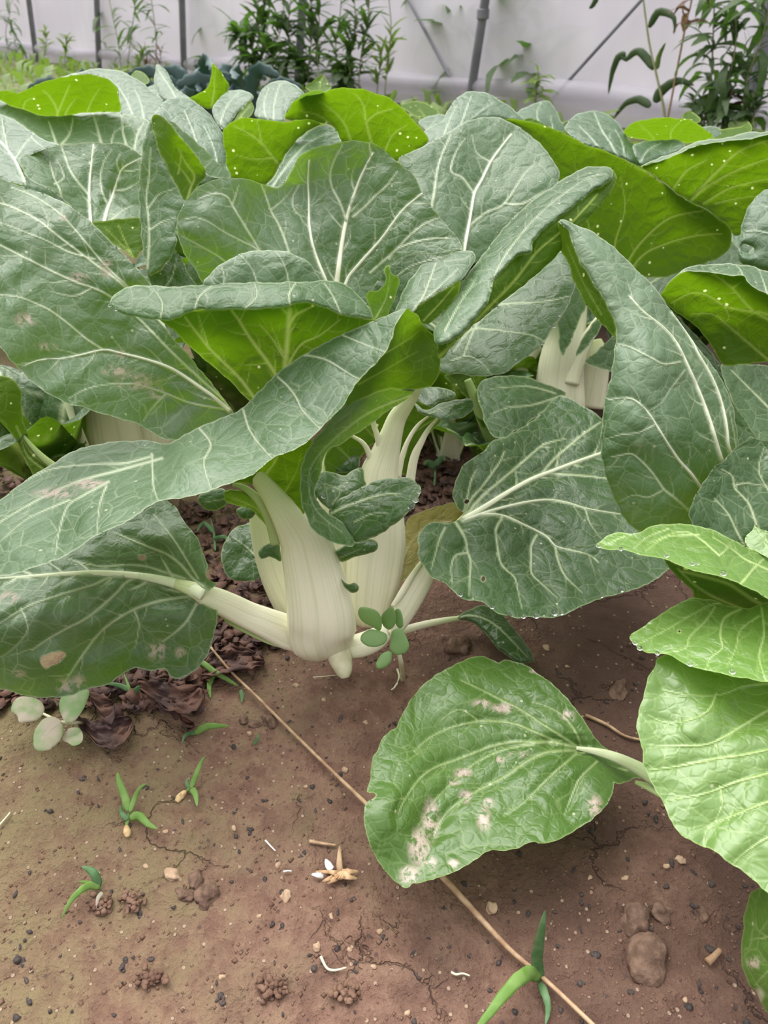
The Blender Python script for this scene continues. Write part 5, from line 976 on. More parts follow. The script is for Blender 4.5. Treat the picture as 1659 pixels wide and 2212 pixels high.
crown('crown on the skyline with one erect lime leaf left of the folded small leaf', [
  ([(408,212),(422,207),(440,196),(452,184),(456,165),(457,148),(459,135),(466,142),(477,155),(486,168),(494,182),(493,198),(485,215),(474,228),(455,236),(430,226)], [(408,212,.88),(459,135,.83),(494,182,.85),(455,236,.89)], 'under', [(3.5,1.5,[(455,240),(462,200),(465,150)])]),
  ([(457,240),(466,222),(478,207),(495,198),(515,194),(532,197),(545,205),(548,215),(530,228),(512,245),(500,262),(485,282),(470,266)], [(457,240,.80),(515,194,.84),(548,215,.82),(485,282,.78)], 'top', [(3,1.5,[(475,270),(490,230),(515,200)])]),
  ([(500,268),(515,245),(530,226),(543,218),(548,232),(540,252),(520,258)], [(500,268,.78),(543,218,.80),(520,258,.78)], 'under', [(2.5,1,[(512,262),(530,240),(542,225)])]),
  ([(334,185),(335,160),(336,140),(345,140),(357,150),(368,168),(378,188),(395,200),(411,214),(405,232),(380,222),(350,215)], [(334,185,.96),(336,140,1.0),(411,214,.93),(350,215,.94)], 'top', [(3,1.5,[(385,220),(365,185),(340,150)])])], -.18, .98, 210)
crown('low crown at the left rear showing a small lime leaf under the dark kale', [
  ([(282,170),(285,158),(295,152),(308,155),(318,165),(322,178),(310,183),(296,178)], [(282,170,1.1),(308,155,1.12),(310,183,1.08)], 'under', []),
  ([(312,195),(330,183),(350,182),(372,190),(392,205),(385,216),(355,212),(330,210)], [(312,195,1.05),(350,182,1.07),(385,216,1.03)], 'top', [(2.5,1,[(370,214),(345,192)])])], -.36, 1.2, 220)
crown('low crown on the skyline between the lime back leaf and the leaning pole', [
  ([(862,228),(880,221),(900,219),(920,222),(938,232),(950,244),(940,256),(920,262),(900,252),(882,243)], [(862,228,.95),(900,219,1.0),(940,256,.93)], 'under', [(2.5,1,[(925,262),(905,235)])]),
  ([(905,268),(912,256),(930,250),(950,247),(965,252),(968,262),(945,272),(925,284)], [(905,268,.84),(950,247,.86),(925,284,.82)], 'top', [(2.5,1,[(925,280),(945,255)])]),
  ([(930,320),(945,296),(960,280),(978,270),(990,272),(985,292),(965,302)], [(930,320,.8),(978,270,.82),(965,302,.79)], 'under', [])], .16, 1.0, 230)
crown('pale crown on the skyline below the small light green weed', [
  ([(1108,252),(1120,240),(1136,230),(1158,222),(1175,218),(1190,222),(1202,238),(1210,260),(1222,276),(1210,286),(1180,274),(1150,262),(1125,262)], [(1108,252,.90),(1175,218,.95),(1222,276,.90),(1150,262,.87)], 'top', [(3,1.5,[(1170,280),(1160,245),(1170,222)]),(3,1,[(1195,282),(1190,250)])]),
  ([(1120,262),(1140,256),(1165,262),(1190,276),(1175,290),(1145,275)], [(1120,262,.83),(1165,262,.84),(1175,290,.82)], 'under', [])], .33, .95, 240)
crown('low crown at the right rear with two small lime tips under the withered weeds', [
  ([(1470,252),(1478,244),(1490,238),(1502,246),(1515,258),(1505,266),(1485,262)], [(1470,252,.95),(1490,238,.97),(1505,266,.94)], 'under', []),
  ([(1530,298),(1545,284),(1565,278),(1600,272),(1618,262),(1624,280),(1610,292),(1570,300)], [(1530,298,.86),(1565,278,.88),(1624,280,.86),(1570,300,.85)], 'under', []),
  ([(1500,282),(1520,272),(1545,275),(1570,285),(1550,300),(1525,302)], [(1500,282,.88),(1545,275,.89),(1525,302,.86)], 'top', [])], .55, .95, 250)
for i, (gx_, gy_, hh, lab, kk) in enumerate([
   (-0.62, 1.15, .25, 'far pak choi at the left rear edge of the bed', 0), (-0.40, 1.42, .24, 'far pak choi below the leftmost poles', 1),
   (-0.10, 1.22, .27, 'far pak choi below the bare grey pole', 2), (0.18, 1.15, .26, 'far pak choi under the dense dark weeds', 3),
   (-0.75, 1.75, .22, 'farthest pak choi beside the weedy path', 4), (0.43, 1.02, .24, 'far pak choi near the small light green weed', 5),
   (0.0, .90, .26, 'shaded pak choi hidden behind the centre plant', 6), (-0.33, .62, .20, 'small shaded pak choi low behind the left leaf', 7), (0.62, .72, .25, 'pak choi just past the right edge, behind the hanging leaf', 9),
   (.075, .745, .16, 'dark low pak choi in the gap behind the right-hand white stalk', 10), (.12, .66, .12, 'smallest dark pak choi under the wide low right leaf', 18), (-.14, .74, .27, 'shaded pak choi low behind the broad centre back leaf', 11), (.40, .98, .27, 'shaded pak choi under the wide lime leaf at the right', 12), (-.52, .66, .24, 'pak choi beyond the left edge behind the cream stalk', 13), (.22, .95, .28, 'shaded pak choi behind the round grey-green leaf', 14),
   (.05, .84, .19, 'dark low pak choi deep in the gap beside the right-hand white stalk', 15), (.17, .86, .20, 'dark low pak choi deep under the wide low right leaf', 16), (-.30, .82, .19, 'dark low pak choi in the gap left of the cream stalk', 17)]):
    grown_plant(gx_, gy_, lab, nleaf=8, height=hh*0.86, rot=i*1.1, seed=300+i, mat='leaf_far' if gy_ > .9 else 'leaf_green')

# further rows, seen only through the gaps
labs = ['left part, second row back', 'left part, third row back', 'left middle, third row back', 'middle, fourth row back', 'right middle, third row back', 'right part, fourth row back', 'left end of the fourth row', 'left end of the fifth row', 'middle of the fifth row', 'just left of the middle, second row', 'right of the middle, second row', 'right end, second row']
for i, (gx_, gy_) in enumerate([(-.40, 1.0), (-.55, 1.35), (-.25, 1.30), (.02, 1.40), (.25, 1.30), (.42, 1.22), (-.80, 1.40), (-1.0, 1.70), (-.45, 1.65), (-.22, 1.02), (.05, 1.12), (.62, 1.02)]):
    grown_plant(gx_, gy_, 'pak choi glimpsed through gaps, '+labs[i], nleaf=9, height=.235, rot=i*.7, seed=400+i, mat='leaf_far')
for i, (gx_, gy_, lab) in enumerate([(-.66, .52, 'unseen pak choi off the left edge beside the scarred leaf, added to block light'), (-.68, .24, 'unseen pak choi off the left edge beside the mossy soil, added to block light'), (.66, .50, 'unseen pak choi off the right edge beside the hanging leaf, added to block light'), (.60, .22, 'unseen pak choi off the right edge beside the fresh leaves, added to block light')]):  # unseen plants added past both frame edges to block side light
    grown_plant(gx_, gy_, lab, nleaf=9, height=.27, rot=i*.7, seed=430+i, mat='leaf_green')
# ================================================================== weeds at the back
def blade(name, parent, pts, w, mat, fold=0.25, n=10, curl=0.0, taper=1.0, px=True, round_=False):
    """strap or lance shaped blade along a path; pts (x, y, d) pixels or world; w widest half width in metres"""
    P = [pt(*q) if px else Vector(q) for q in pts]
    arr = spline([tuple(p) for p in P], False, 1e9) if False else None
    out = []; m = len(P)
    for i in range(m-1):
        a, b, c, d = P[max(i-1, 0)], P[i], P[i+1], P[min(i+2, m-1)]
        k = max(2, n//(m-1))
        for j in range(k):
            t = j/k; out.append(0.5*((2*b)+(c-a)*t+(2*a-5*b+4*c-d)*t*t+(3*b-a-3*c+d)*t**3))
    out.append(P[-1]); k = len(out); cp = Vector((0, 0, CAM_H)); V, F = [], []
    for i, p in enumerate(out):
        t = (out[min(i+1, k-1)]-out[max(i-1, 0)]).normalized(); view = (p-cp).normalized()
        s = t.cross(view)
        if s.length < 1e-3: s = t.cross(Vector((0, 0, 1)))
        s.normalize(); nn = s.cross(t)
        u = i/(k-1)
        ww = w*((math.sin(math.pi*min(1, u*0.93+0.07))**0.6*(1+(.28 if w > .006 else 0)*math.sin(i*2.3))) if round_ else (min(1, u*5+0.35)*(1-u**2.2)**0.8 if u < 1 else 0))
        for b in (-1, -0.5, 0, 0.5, 1): V.append(p+s*(ww*b*(1+.06*math.sin(i*2.1+b)))+nn*(fold*ww*abs(b)))
    for i in range(k-1):
        for j in range(4): a = i*5+j; F.append((a, a+1, a+6, a+5))
    o = mesh_from(name, V, F, mat, parent); md = o.modifiers.new('thickness', 'SOLIDIFY'); md.thickness = 0.0003
    return o
LM = {}
def lance_mesh(mat, broad=0.16, droop=0.5, tag_='a'):
    key = (mat, broad, droop, tag_)
    if key in LM: return LM[key]
    V, F = [], []; n = 9; a = 0.25; x = z = 0
    for i in range(n+1):
        u = i/n; w = broad*math.sin(math.pi*min(1, u*0.9+0.08))**0.8*(1 if i < n else 0.1)*(1+0.15*math.sin(i*2.4))
        for b in (-1, 0, 1): V.append((x, b*w*0.5, z+abs(b)*w*0.12))
        a -= droop*2.0/n; x += math.cos(a)/n; z += math.sin(a)/n
    for i in range(n):
        for j in range(2): k = i*3+j; F.append((k, k+3, k+4, k+1))
    me = bpy.data.meshes.new('leaf'); me.from_pydata(V, [], F); me.polygons.foreach_set('use_smooth', [True]*len(F)); me.materials.append(M[mat])
    LM[key] = me; return me
def weed(label, paths, nleaf, ln, seed, mat='weed_leaf', droop=0.6, broad=0.2, stem=0.004, cat='weed', name='tall_weed', off=0.35, stem_mat='weed_stem', side=None):
    """paths: list of pixel polylines from the root up, placed in front of the wall"""
    r = random.Random(seed); t = None
    for pth in paths:
        W3 = [wall_pt(x, y, off) for x, y in pth]
        if t is None:
            b = W3[0]; t = thing(name, label, cat, (b.x, b.y, max(0, b.z-0.3)))
        down = W3[0]-Vector((0, 0, 1))*max(0, W3[0].z+0.01)
        pts = ([down] if W3[0].z > 0.03 else [])+W3
        tube('stem', t, [(*p, stem*(1-0.55*i/len(pts))) for i, p in enumerate(pts)], M[stem_mat], flat=1.0, px=False, n=7, sub=4)
        for k in range(nleaf):
            u = r.uniform(0.05, 1)*(len(W3)-1); i = min(int(u), len(W3)-2); p = W3[i].lerp(W3[i+1], u-i)
            me = lance_mesh(mat if r.random() > 0.12 else 'weed_brown' if mat == 'weed_brown' else mat, broad, droop*r.choice((0.6, 1.0, 1.5)), r.choice('ab'))
            o = bpy.data.objects.new('leaf', me); C.objects.link(o); o.parent = t; o.location = p-t.location
            s = ln*r.uniform(0.5, 1.15); o.scale = (s, s, s)
            o.rotation_euler = (r.uniform(-.5, .5), r.uniform(-0.9, 0.2), r.uniform(0, 6.28))
    return t
weed('slender weed clump left of the bare grey pole, with narrow drooping leaves', [[(262,150),(255,90),(240,20),(225,-60)],[(275,150),(283,80),(292,10),(300,-60)],[(335,160),(338,95),(330,20),(318,-50)]], 26, .17, 1, droop=.5, broad=.13)
weed('dense dark weed in front of the half hidden pole, left half', [[(548,170),(545,110),(556,50),(550,-60)],[(610,175),(625,120),(622,60),(635,-60)],[(560,160),(566,100),(570,40),(578,-60)],[(585,165),(590,110),(610,50),(615,-60)],[(540,150),(528,90),(512,60)]], 56, .17, 2, droop=.5, broad=.22)
weed('dense dark weed with upright stems right of the half hidden pole', [[(760,185),(752,110),(768,60),(760,-60)],[(665,180),(668,120),(676,60),(668,-60)],[(690,175),(685,110),(690,50),(680,-60)],[(735,180),(725,100),(735,30),(740,-60)],[(775,185),(780,120),(795,40),(800,-60)]], 44, .16, 3, droop=.3, broad=.17)
weed('bushy weed foot at the base of the dense dark weeds', [[(600,190),(590,160),(570,130)],[(650,195),(655,165),(640,130)],[(745,200),(750,170),(745,140)]], 45, .12, 4, droop=.6, broad=.34)
weed('light green young shoots right of the dense dark weeds', [[(832,195),(838,130),(845,60),(838,-20)],[(815,190),(820,150),(825,110)]], 26, .10, 5, mat='weed_light', droop=.2, broad=.18)
weed('small light green weed standing alone against the white film', [[(1155,240),(1158,200),(1162,150)]], 26, .10, 6, mat='weed_light', droop=.5, broad=.24, stem=.005)
T_ = weed('single tall weed with curled drooping leaves left of the withered clump', [[(1436,255),(1420,170),(1402,90),(1385,-40)]], 0, .2, 7, stem=.0055)
def wleaf(p, pts, w, mat='weed_leaf'): blade('leaf', p, [tuple(wall_pt(x, y, .35)) for x, y in pts], w*.62, M[mat], px=False, fold=.3, n=14)
wleaf(T_, [(1402,60),(1420,28),(1440,28),(1456,40),(1458,72)], .022); wleaf(T_, [(1412,150),(1390,118),(1372,112),(1352,128),(1336,116)], .024)
wleaf(T_, [(1352,118),(1335,125),(1322,160),(1314,205)], .022); wleaf(T_, [(1418,150),(1424,120),(1438,92)], .016, 'weed_light'); wleaf(T_, [(1415,222),(1430,195),(1465,175),(1500,185)], .03); wleaf(T_, [(1405,230),(1380,215),(1350,225),(1325,258)], .024); wleaf(T_, [(1290,-5),(1280,12),(1272,18)], .016)
weed('withered weed clump at the right edge, tangled stems with hanging leaves', [[(1520,270),(1535,180),(1540,90),(1545,-60)],[(1560,270),(1575,170),(1590,80),(1582,-60)],[(1600,270),(1615,170),(1650,70),(1670,-40)]], 45, .17, 8, droop=.8, broad=.17)
weed('brown dead weed hanging before the right-hand pole', [[(1560,275),(1570,230),(1585,190)],[(1480,60),(1490,20),(1500,-30)]], 9, .11, 9, mat='weed_brown', droop=1.0, broad=.2, stem_mat='straw')
weed('fine weed at the upper left corner', [[(20,120),(12,70),(22,20),(10,-50)],[(40,130),(32,90),(25,50)]], 22, .20, 10, droop=.7, broad=.12)
weed('low yellowish weed tuft between the two left poles', [[(95,125),(100,95),(98,65)],[(140,130),(143,105),(145,80)],[(300,150),(305,120),(312,100)]], 24, .10, 11, mat='weed_light', droop=.3, broad=.25)
weed('low brownish weed tuft left of the bare grey pole', [[(345,175),(345,140),(350,100)],[(320,170),(318,130),(312,90)]], 24, .12, 12, mat='weed_brown', droop=.5, broad=.1)
weed('tangled low green weeds under the withered clump', [[(1500,270),(1505,240),(1500,215)],[(1620,280),(1630,240),(1625,200)],[(1570,280),(1560,250),(1550,225)]], 26, .09, 13, droop=.6, broad=.3)
# plants outside the film, seen only as soft shapes through it
for i, (xx, s_, n_, lab) in enumerate([(960, 0, 10, 'blurred drooping weed outside the film left of the leaning pole'), (1120, 1, 14, 'blurred bushy weed outside the film right of the leaning pole'), (470, 2, 10, 'faint weed outside the film between the bare pole and the dense weeds'), (260, 3, 9, 'faint grey weed outside the film behind the slender clump')]):
    weed(lab, [[(xx, 200), (xx+10, 110), (xx-15, 20), (xx, -80)], [(xx+50, 200), (xx+60, 120), (xx+40, 40)]], n_, .34, 30+i, droop=.6, broad=.2, off=-0.12, stem=.008)
# dark blue kale rosettes behind the bed
def kale(label, x, y, h, seed):
    r = random.Random(seed); p = pt(x, y, 1.9); z = gz(p.x, p.y); t = thing('kale_plant', label, 'kale', (p.x, p.y, z))
    tube('stem', t, [(p.x, p.y, z, .012), (p.x+.01, p.y, z+h*.35, .010), (p.x, p.y, z+h*.6, .007)], M['weed_stem'], flat=1, px=False, n=8)
    for k in range(16):
        a = k*2.4; L = h*r.uniform(.55, .85); el = r.uniform(.5, 1.35)
        q0 = Vector((p.x, p.y, z+h*.45)); dr = Vector((math.cos(a), math.sin(a), 0))
        q1 = q0+dr*L*.35*math.cos(el)+Vector((0, 0, L*.55*math.sin(el))); q2 = q0+dr*L*.8*math.cos(el)+Vector((0, 0, L*.85*math.sin(el))); q3 = q0+dr*L*1.05*math.cos(el*.8)+Vector((0, 0, L*.8*math.sin(el)))
        blade('leaf', t, [tuple(q0), tuple(q1), tuple(q2), tuple(q3)], .016*r.uniform(.7, 1.2), M['kale'], px=False, fold=.15, n=24, round_=True)
kale('dark blue-green kale below the second pole', 205, 190, .27, 1); kale('dark blue-green kale left of the bare grey pole', 300, 205, .23, 2)
kale('dark blue-green kale just right of the bare grey pole', 440, 205, .30, 3); kale('dark blue-green kale at the left foot of the dense weeds', 520, 210, .27, 4)
# low growth on the path beyond the bed: nobody could count it
r_ = random.Random(5); V_, F_ = [], []
for i in range(3000):
    xx = r_.uniform(-6.5, 1.6); yy = r_.uniform(2.2, 9.0)
    if (Vector((xx, yy, 0))-pA).dot(wnor)*(1 if wnor.dot(pA) > 0 else -1) > -0.1: continue
    h = r_.uniform(.04, .16); a = r_.uniform(0, 6.28); w = r_.uniform(.01, .035); dx, dy = math.cos(a), math.sin(a); b = len(V_); z = gz(xx, yy)
    V_ += [(xx-dy*w*.3, yy+dx*w*.3, z), (xx+dy*w*.3, yy-dx*w*.3, z), (xx+dx*h*.4-dy*w, yy+dy*h*.4+dx*w, z+h*.7), (xx+dx*h*.4+dy*w, yy+dy*h*.4-dx*w, z+h*.7), (xx+dx*h, yy+dy*h, z+h*.8)]
    F_ += [(b, b+1, b+3, b+2), (b+2, b+3, b+4)]
pg = mesh_from('path_weeds', V_, F_, M['weed_light']); tag(pg, 'low light green weeds covering the path before the film wall', 'weeds', kind='stuff')

# ================================================================== things on the soil
def P(x, y, h=0.0):
    """pixel on soil; h metres nearer to the camera along the ray, clear of the ground"""
    p = on_ground(x, y); c = Vector((0, 0, CAM_H)); L = (p-c).length
    return tuple(c+(p-c)*((L-h)/L))
def seedling(label, x, y, blades, cat='grass seedling', name='grass_seedling', mat='grass', husk=None):
    t = thing(name, label, cat, on_ground(x, y))
    for b in blades:
        pts, w = b[0], b[1]*.72; mt = b[2] if len(b) > 2 else mat
        blade('leaf' if w > .0012 else 'stem', t, [P(q[0], q[1], q[2]) for q in pts], w, M[mt], px=False, fold=.18, n=16)
    if husk: blade('seed_husk', t, [P(q[0], q[1], q[2]) for q in husk], .0022, M['seed_husk'], px=False, fold=.4, n=8, round_=True)
    return t
seedling('four-bladed grass seedling on the mossy soil, tallest of the left ones', 273, 1788, [
  ([(273,1785,.003),(277,1762,.006),(280,1745,.010)], .0014), ([(279,1752,.010),(270,1722,.016),(258,1690,.022),(254,1668,.026)], .0036), ([(280,1755,.010),(292,1722,.016),(303,1702,.022),(318,1692,.026)], .0022),
  ([(280,1768,.006),(300,1762,.010),(320,1780,.010),(341,1791,.008)], .0036), ([(276,1770,.006),(264,1758,.008),(260,1740,.008)], .0026, 'grass_deep')], husk=[(276,1808,.003),(274,1795,.005),(272,1782,.005)])
seedling('small grass seedling standing right of the tallest left one', 408, 1718, [
  ([(398,1712,.003),(406,1706,.006),(413,1700,.008)], .0013), ([(412,1704,.008),(424,1672,.016),(434,1648,.022),(443,1633,.026)], .0024), ([(413,1703,.008),(422,1716,.008),(426,1742,.006)], .0030), ([(410,1703,.006),(404,1692,.007),(406,1680,.008)], .0022, 'grass_deep')], husk=[(381,1732,.003),(390,1720,.004),(403,1708,.006)])
seedling('low grass seedling with one blade pointing right above the others', 420, 1585, [
  ([(420,1585,.004),(445,1570,.010),(470,1568,.014),(496,1568,.018)], .0034), ([(423,1584,.004),(408,1584,.007),(398,1592,.006),(394,1606,.003)], .0022, 'grass_deep')])
seedling('bent grass seedling leaning left at the lower left', 212, 1925, [
  ([(215,1918,.004),(195,1912,.010),(172,1925,.014),(150,1950,.012),(133,1985,.006)], .0030), ([(214,1916,.004),(205,1890,.012),(192,1878,.014),(176,1872,.014)], .0036, 'grass_deep'), ([(214,1916,.004),(195,1908,.008),(170,1904,.010)], .0020), ([(222,1928,.004),(212,1940,.005),(208,1962,.003)], .0018, 'cotyledon')])
seedling('broad bladed grass seedling at the bottom centre, crossing the straw', 1165, 2118, [
  ([(1167,2118,.004),(1160,2075,.020),(1168,2020,.040),(1178,1965,.058)], .0044, 'grass_deep'), ([(1167,2116,.006),(1145,2102,.016),(1110,2125,.022),(1060,2185,.020),(1010,2250,.012)], .0052, 'grass'), ([(1166,2122,.004),(1178,2150,.008),(1184,2180,.006),(1178,2215,.003)], .0030, 'grass_deep')])
seedling('grass shoots under the hanging edge of the low left leaf', 268, 1500, [
  ([(288,1520,.004),(280,1490,.012),(268,1455,.020)], .0020), ([(280,1490,.012),(255,1480,.014),(225,1476,.014)], .0028, 'grass_deep'), ([(285,1500,.008),(305,1485,.012),(338,1495,.010)], .0030, 'grass_deep')])
seedling('grass shoots beside the straw, right of the low left leaf', 470, 1450, [
  ([(430,1425,.016),(462,1450,.016),(495,1470,.010),(515,1482,.004)], .0030), ([(462,1455,.008),(452,1480,.006),(455,1508,.002)], .0030), ([(520,1490,.006),(523,1505,.004),(522,1518,.002)], .0022, 'grass_deep')])
seedling('tiny grass tip by the pebbles above the straw', 548, 1600, [([(548,1608,.002),(556,1596,.006),(558,1584,.008)], .0018, 'grass_deep')])
seedling('shaded thin seedlings in the gap left of the white stems', 460, 1170, [([(465,1190,.01),(462,1150,.02),(455,1120,.03)], .0016, 'grass_deep'), ([(462,1150,.02),(440,1130,.03),(425,1150,.03)], .003, 'grass_deep'), ([(462,1165,.02),(485,1160,.03),(500,1175,.03)], .003, 'grass_deep')])
seedling('shaded thin seedling in the dark gap behind the right stalk', 935, 1030, [([(938,1050,.01),(940,1020,.02),(935,995,.03)], .0018, 'grass_deep'), ([(940,1010,.03),(925,1000,.04),(915,1004,.04)], .006, 'grass_deep'), ([(940,1005,.03),(955,990,.04),(962,994,.04)], .005, 'grass_deep')])

def oval(parent, o, dd, mat, seed, veins=()):
    V, F, A = [], [], {'vein': [], 'dirt': []}
    leaf_patch(V, F, A, o, dd, veins=veins, step=2.0, wave=.0006, bulge=.0015, auto=False, seed=seed, crink=.4, clamp=True, vgroove=.0003)
    return mesh_from('leaf', V, F, M[mat], parent, attrs=A)
def gd(x, y, h): 
    p = Vector(P(x, y, h)); c = Vector((0, 0, CAM_H)); return (x, y, (p-c).dot(Vector((0, cP, -sP))))
mud = thing('broadleaf_seedling', 'mud-splashed broadleaf seedling with four pale leaves at the left edge', 'seedling', on_ground(150, 1545))
oval(mud, [(72,1595),(76,1575),(88,1558),(104,1548),(120,1550),(133,1560),(137,1575),(132,1595),(120,1610),(104,1620),(85,1623),(74,1615)], [gd(72,1595,.026),gd(130,1560,.026),gd(95,1620,.022)], 'cotyledon', 1, [(2.5,1,[(130,1560),(105,1580),(90,1605)])])
oval(mud, [(24,1535),(30,1515),(45,1505),(70,1506),(88,1515),(96,1530),(92,1545),(80,1556),(58,1560),(42,1560),(36,1545)], [gd(24,1535,.030),gd(96,1530,.026),gd(50,1558,.026)], 'cotyledon', 2, [(2,1,[(96,1540),(60,1530)])])
oval(mud, [(128,1520),(134,1502),(150,1492),(175,1490),(192,1492),(188,1515),(175,1540),(160,1558),(142,1560),(132,1545)], [gd(128,1520,.026),gd(190,1492,.030),gd(150,1558,.024)], 'cotyledon', 3, [(2,1,[(150,1555),(165,1510)])])
oval(mud, [(134,1598),(142,1580),(152,1572),(168,1571),(178,1582),(179,1598),(170,1608),(155,1611),(146,1604)], [gd(134,1598,.016),gd(178,1585,.018),gd(155,1611,.012)], 'cotyledon', 4)
tube('stem', mud, [(*P(185,1560,.003), .0012), (*P(160,1562,.016), .0013), (*P(133,1560,.024), .0012)], M['root'], flat=1, px=False, n=8)
tube('stem', mud, [(*P(134,1562,.024), .0010), (*P(110,1550,.026), .0010), (*P(94,1542,.026), .0009)], M['root'], flat=1, px=False, n=8)

sd2 = thing('broadleaf_seedling', 'five-leaved soft green seedling in front of the white stem base', 'seedling', on_ground(868, 1468))
sv = .560-.045
def od(o, base, seed, veins=()): oval(sd2, o, [(o[0][0], o[0][1], base), (o[len(o)//2][0], o[len(o)//2][1], base-.006), (o[len(o)//3][0], o[len(o)//3][1], base-.003)], 'grass_seed', seed, veins)
M['grass_seed'] = simple('seedling_soft_green', (0.15, 0.27, 0.09), .5, (.19, .31, .12), 40, trans=(.2, .38, .06))
od([(822,1362),(800,1352),(783,1342),(773,1325),(777,1313),(795,1312),(815,1320),(824,1338)], .515, 11, [(2,1,[(822,1358),(795,1330)])])
od([(828,1352),(823,1335),(834,1318),(846,1310),(854,1322),(855,1345),(842,1360)], .520, 12, [(2,1,[(835,1355),(845,1325)])])
od([(820,1362),(835,1370),(834,1387),(815,1397),(795,1396),(780,1385),(782,1370),(800,1360)], .510, 13, [(2,1,[(828,1368),(795,1380)])])
od([(848,1362),(866,1358),(876,1372),(884,1392),(878,1408),(858,1415),(842,1402),(845,1380)], .508, 14, [(2,1,[(855,1370),(862,1400)])])
od([(846,1408),(832,1408),(820,1418),(812,1435),(818,1446),(834,1440),(845,1428)], .505, 15, [(2,1,[(843,1412),(822,1438)])])
od([(854,1345),(852,1320),(862,1315),(870,1332),(871,1352),(862,1358)], .517, 16)
tube('stem', sd2, [(*P(870,1470,.002), .0016), (*pt(866,1430,.520), .0017), (*pt(855,1390,.516), .0017), (*pt(840,1362,.514), .0015)], M['root'], flat=1, px=False, n=8)

# the long dry straw
st = [P(455,1398,.024), P(500,1452,.012), P(560,1510,.006), P(640,1590,.006), P(720,1668,.007), P(790,1735,.010), P(870,1815,.012), P(950,1888,.010), P(1030,1975,.008), P(1100,2050,.007), P(1165,2105,.006), P(1230,2165,.006), P(1330,2262,.006)]
so = tube('dry_straw', None, [(*q, r) for q, r in zip(st, (.0009,.0010,.0011,.0011,.0012,.0014,.0018,.0019,.0017,.0014,.0012,.0012,.0012))], M['straw'], flat=1, px=False, n=10, sub=4)
tag(so, 'long dry straw lying diagonally across the soil to the bottom edge', 'straw')
for lab, pts, r in [('short pale curved root on the soil under the small broadleaf seedling', [(858,1445),(862,1465),(852,1485),(845,1490)], .0009),
   ('fine pale fibre left of the root stub', [(676,1463),(700,1461),(733,1458)], .0004), ('white hair-thin fibre left of the worn leaf', [(573,1815),(585,1828),(595,1838)], .0006),
   ('short white bit beside the thin fibre', [(612,1883),(622,1881),(630,1882)], .0006), ('forked pale rootlet near the bottom centre', [(693,2066),(705,2090),(722,2096),(748,2090)], .0008),
   ('pale curled rootlet below the worn leaf tip', [(975,2100),(985,2105),(1000,2103),(1015,2108)], .0007), ('dry brown twig piece near the dry debris', [(668,1817),(695,1822),(726,1826)], .0012),
   ('thin brown twig by the shaded soil right of the worn leaf', [(1265,1545),(1310,1565),(1350,1590),(1395,1600)], .0014), ('tan twig stub near the lower right leaf', [(1528,2078),(1540,2068),(1555,2052)], .0022),
   ('thin pale stem bit at the left edge of the soil', [(-4,1785),(8,1772),(22,1755)], .0008)]:
    q = [P(x, y, .003) for x, y in pts]; k = len(q)
    o = tube('rootlet' if 'root' in lab else 'twig' if 'twig' in lab else 'plant_fibre', None, [(*p, r*(1-.5*i/k)) for i, p in enumerate(q)], M['fibre' if 'white' in lab else 'straw' if 'brown' in lab or 'tan' in lab else 'root'], flat=1, px=False, n=7, sub=4)
    tag(o, lab, 'plant debris')

# stones and clods
def rock(name, label, cat, x, y, rx, ry, seed, mat, group=None, kind=None, sub=3, rough=.42):
    p = on_ground(x, y); d = (p-Vector((0, 0, CAM_H))).dot(Vector((0, cP, -sP))); sx = rx*d/FPX; sy = ry*d/FPX/0.8
    import bmesh
    bm = bmesh.new(); bmesh.ops.create_icosphere(bm, subdivisions=sub, radius=1)
    for v in bm.verts:
        n = mnoise.noise(v.co*1.1+Vector((seed*3.7, 0, 0)))*rough*1.6+mnoise.noise(v.co*3+Vector((0, seed, 0)))*rough*.5
        v.co *= (1+n)*(1-.18*max(0, mnoise.noise(v.co*2.2+Vector((seed, 2, 0))))); v.co = Vector((v.co.x*sx, v.co.y*sy, v.co.z*min(sx, sy)*.75))
    me = bpy.data.meshes.new(name); bm.to_mesh(me); bm.free(); me.polygons.foreach_set('use_smooth', [True]*len(me.polygons))
    o = link_mesh(name, me, M[mat]); o.location = p+Vector((0, 0, min(sx, sy)*.05)); o.rotation_euler = (0, 0, seed*1.3)
    tag(o, label, cat, group, kind); return o
rock('stone', 'rounded brown stone, biggest on the soil at the lower right', 'stone', 1397, 2072, 44, 50, 2, 'stone', rough=.14)
rock('stone', 'flat angular stone touching the top of the rounded brown stone', 'stone', 1375, 1988, 34, 24, 5, 'stone')
rock('stone', 'flat grey stone right of the flat angular one', 'stone', 1428, 1972, 24, 18, 6, 'stone')
rock('stone', 'flat slate-like stone in the shade left of the hanging fresh leaf', 'stone', 1337, 1497, 38, 13, 8, 'stone')
rock('stone', 'pinkish clod-like stone behind the small broadleaf seedling', 'stone', 985, 1392, 30, 22, 9, 'stone')
rock('stone', 'pinkish flat stone, biggest of the trio at the left', 'stone', 446, 1932, 30, 19, 11, 'stone')
rock('stone', 'narrow pinkish stone above the biggest of the trio', 'stone', 422, 1905, 14, 17, 12, 'stone')
rock('stone', 'small tan stone left of the trio', 'stone', 398, 1933, 13, 16, 13, 'stone')
rock('stone', 'oval grey stone above the trio at the left', 'stone', 375, 1890, 20, 10, 14, 'pebble')
rock('stone', 'brown stone beside the straw among three', 'stone', 583, 1560, 17, 16, 15, 'stone')
rock('stone', 'angular tan stone left of the brown one by the straw', 'stone', 557, 1564, 11, 15, 16, 'stone')
rock('stone', 'small grey stone left end of the row by the straw', 'stone', 527, 1557, 11, 9, 17, 'stone')
rock('pebble', 'tan pebble under the shaded leaf at the right', 'pebble', 1470, 1857, 9, 9, 18, 'pebble')
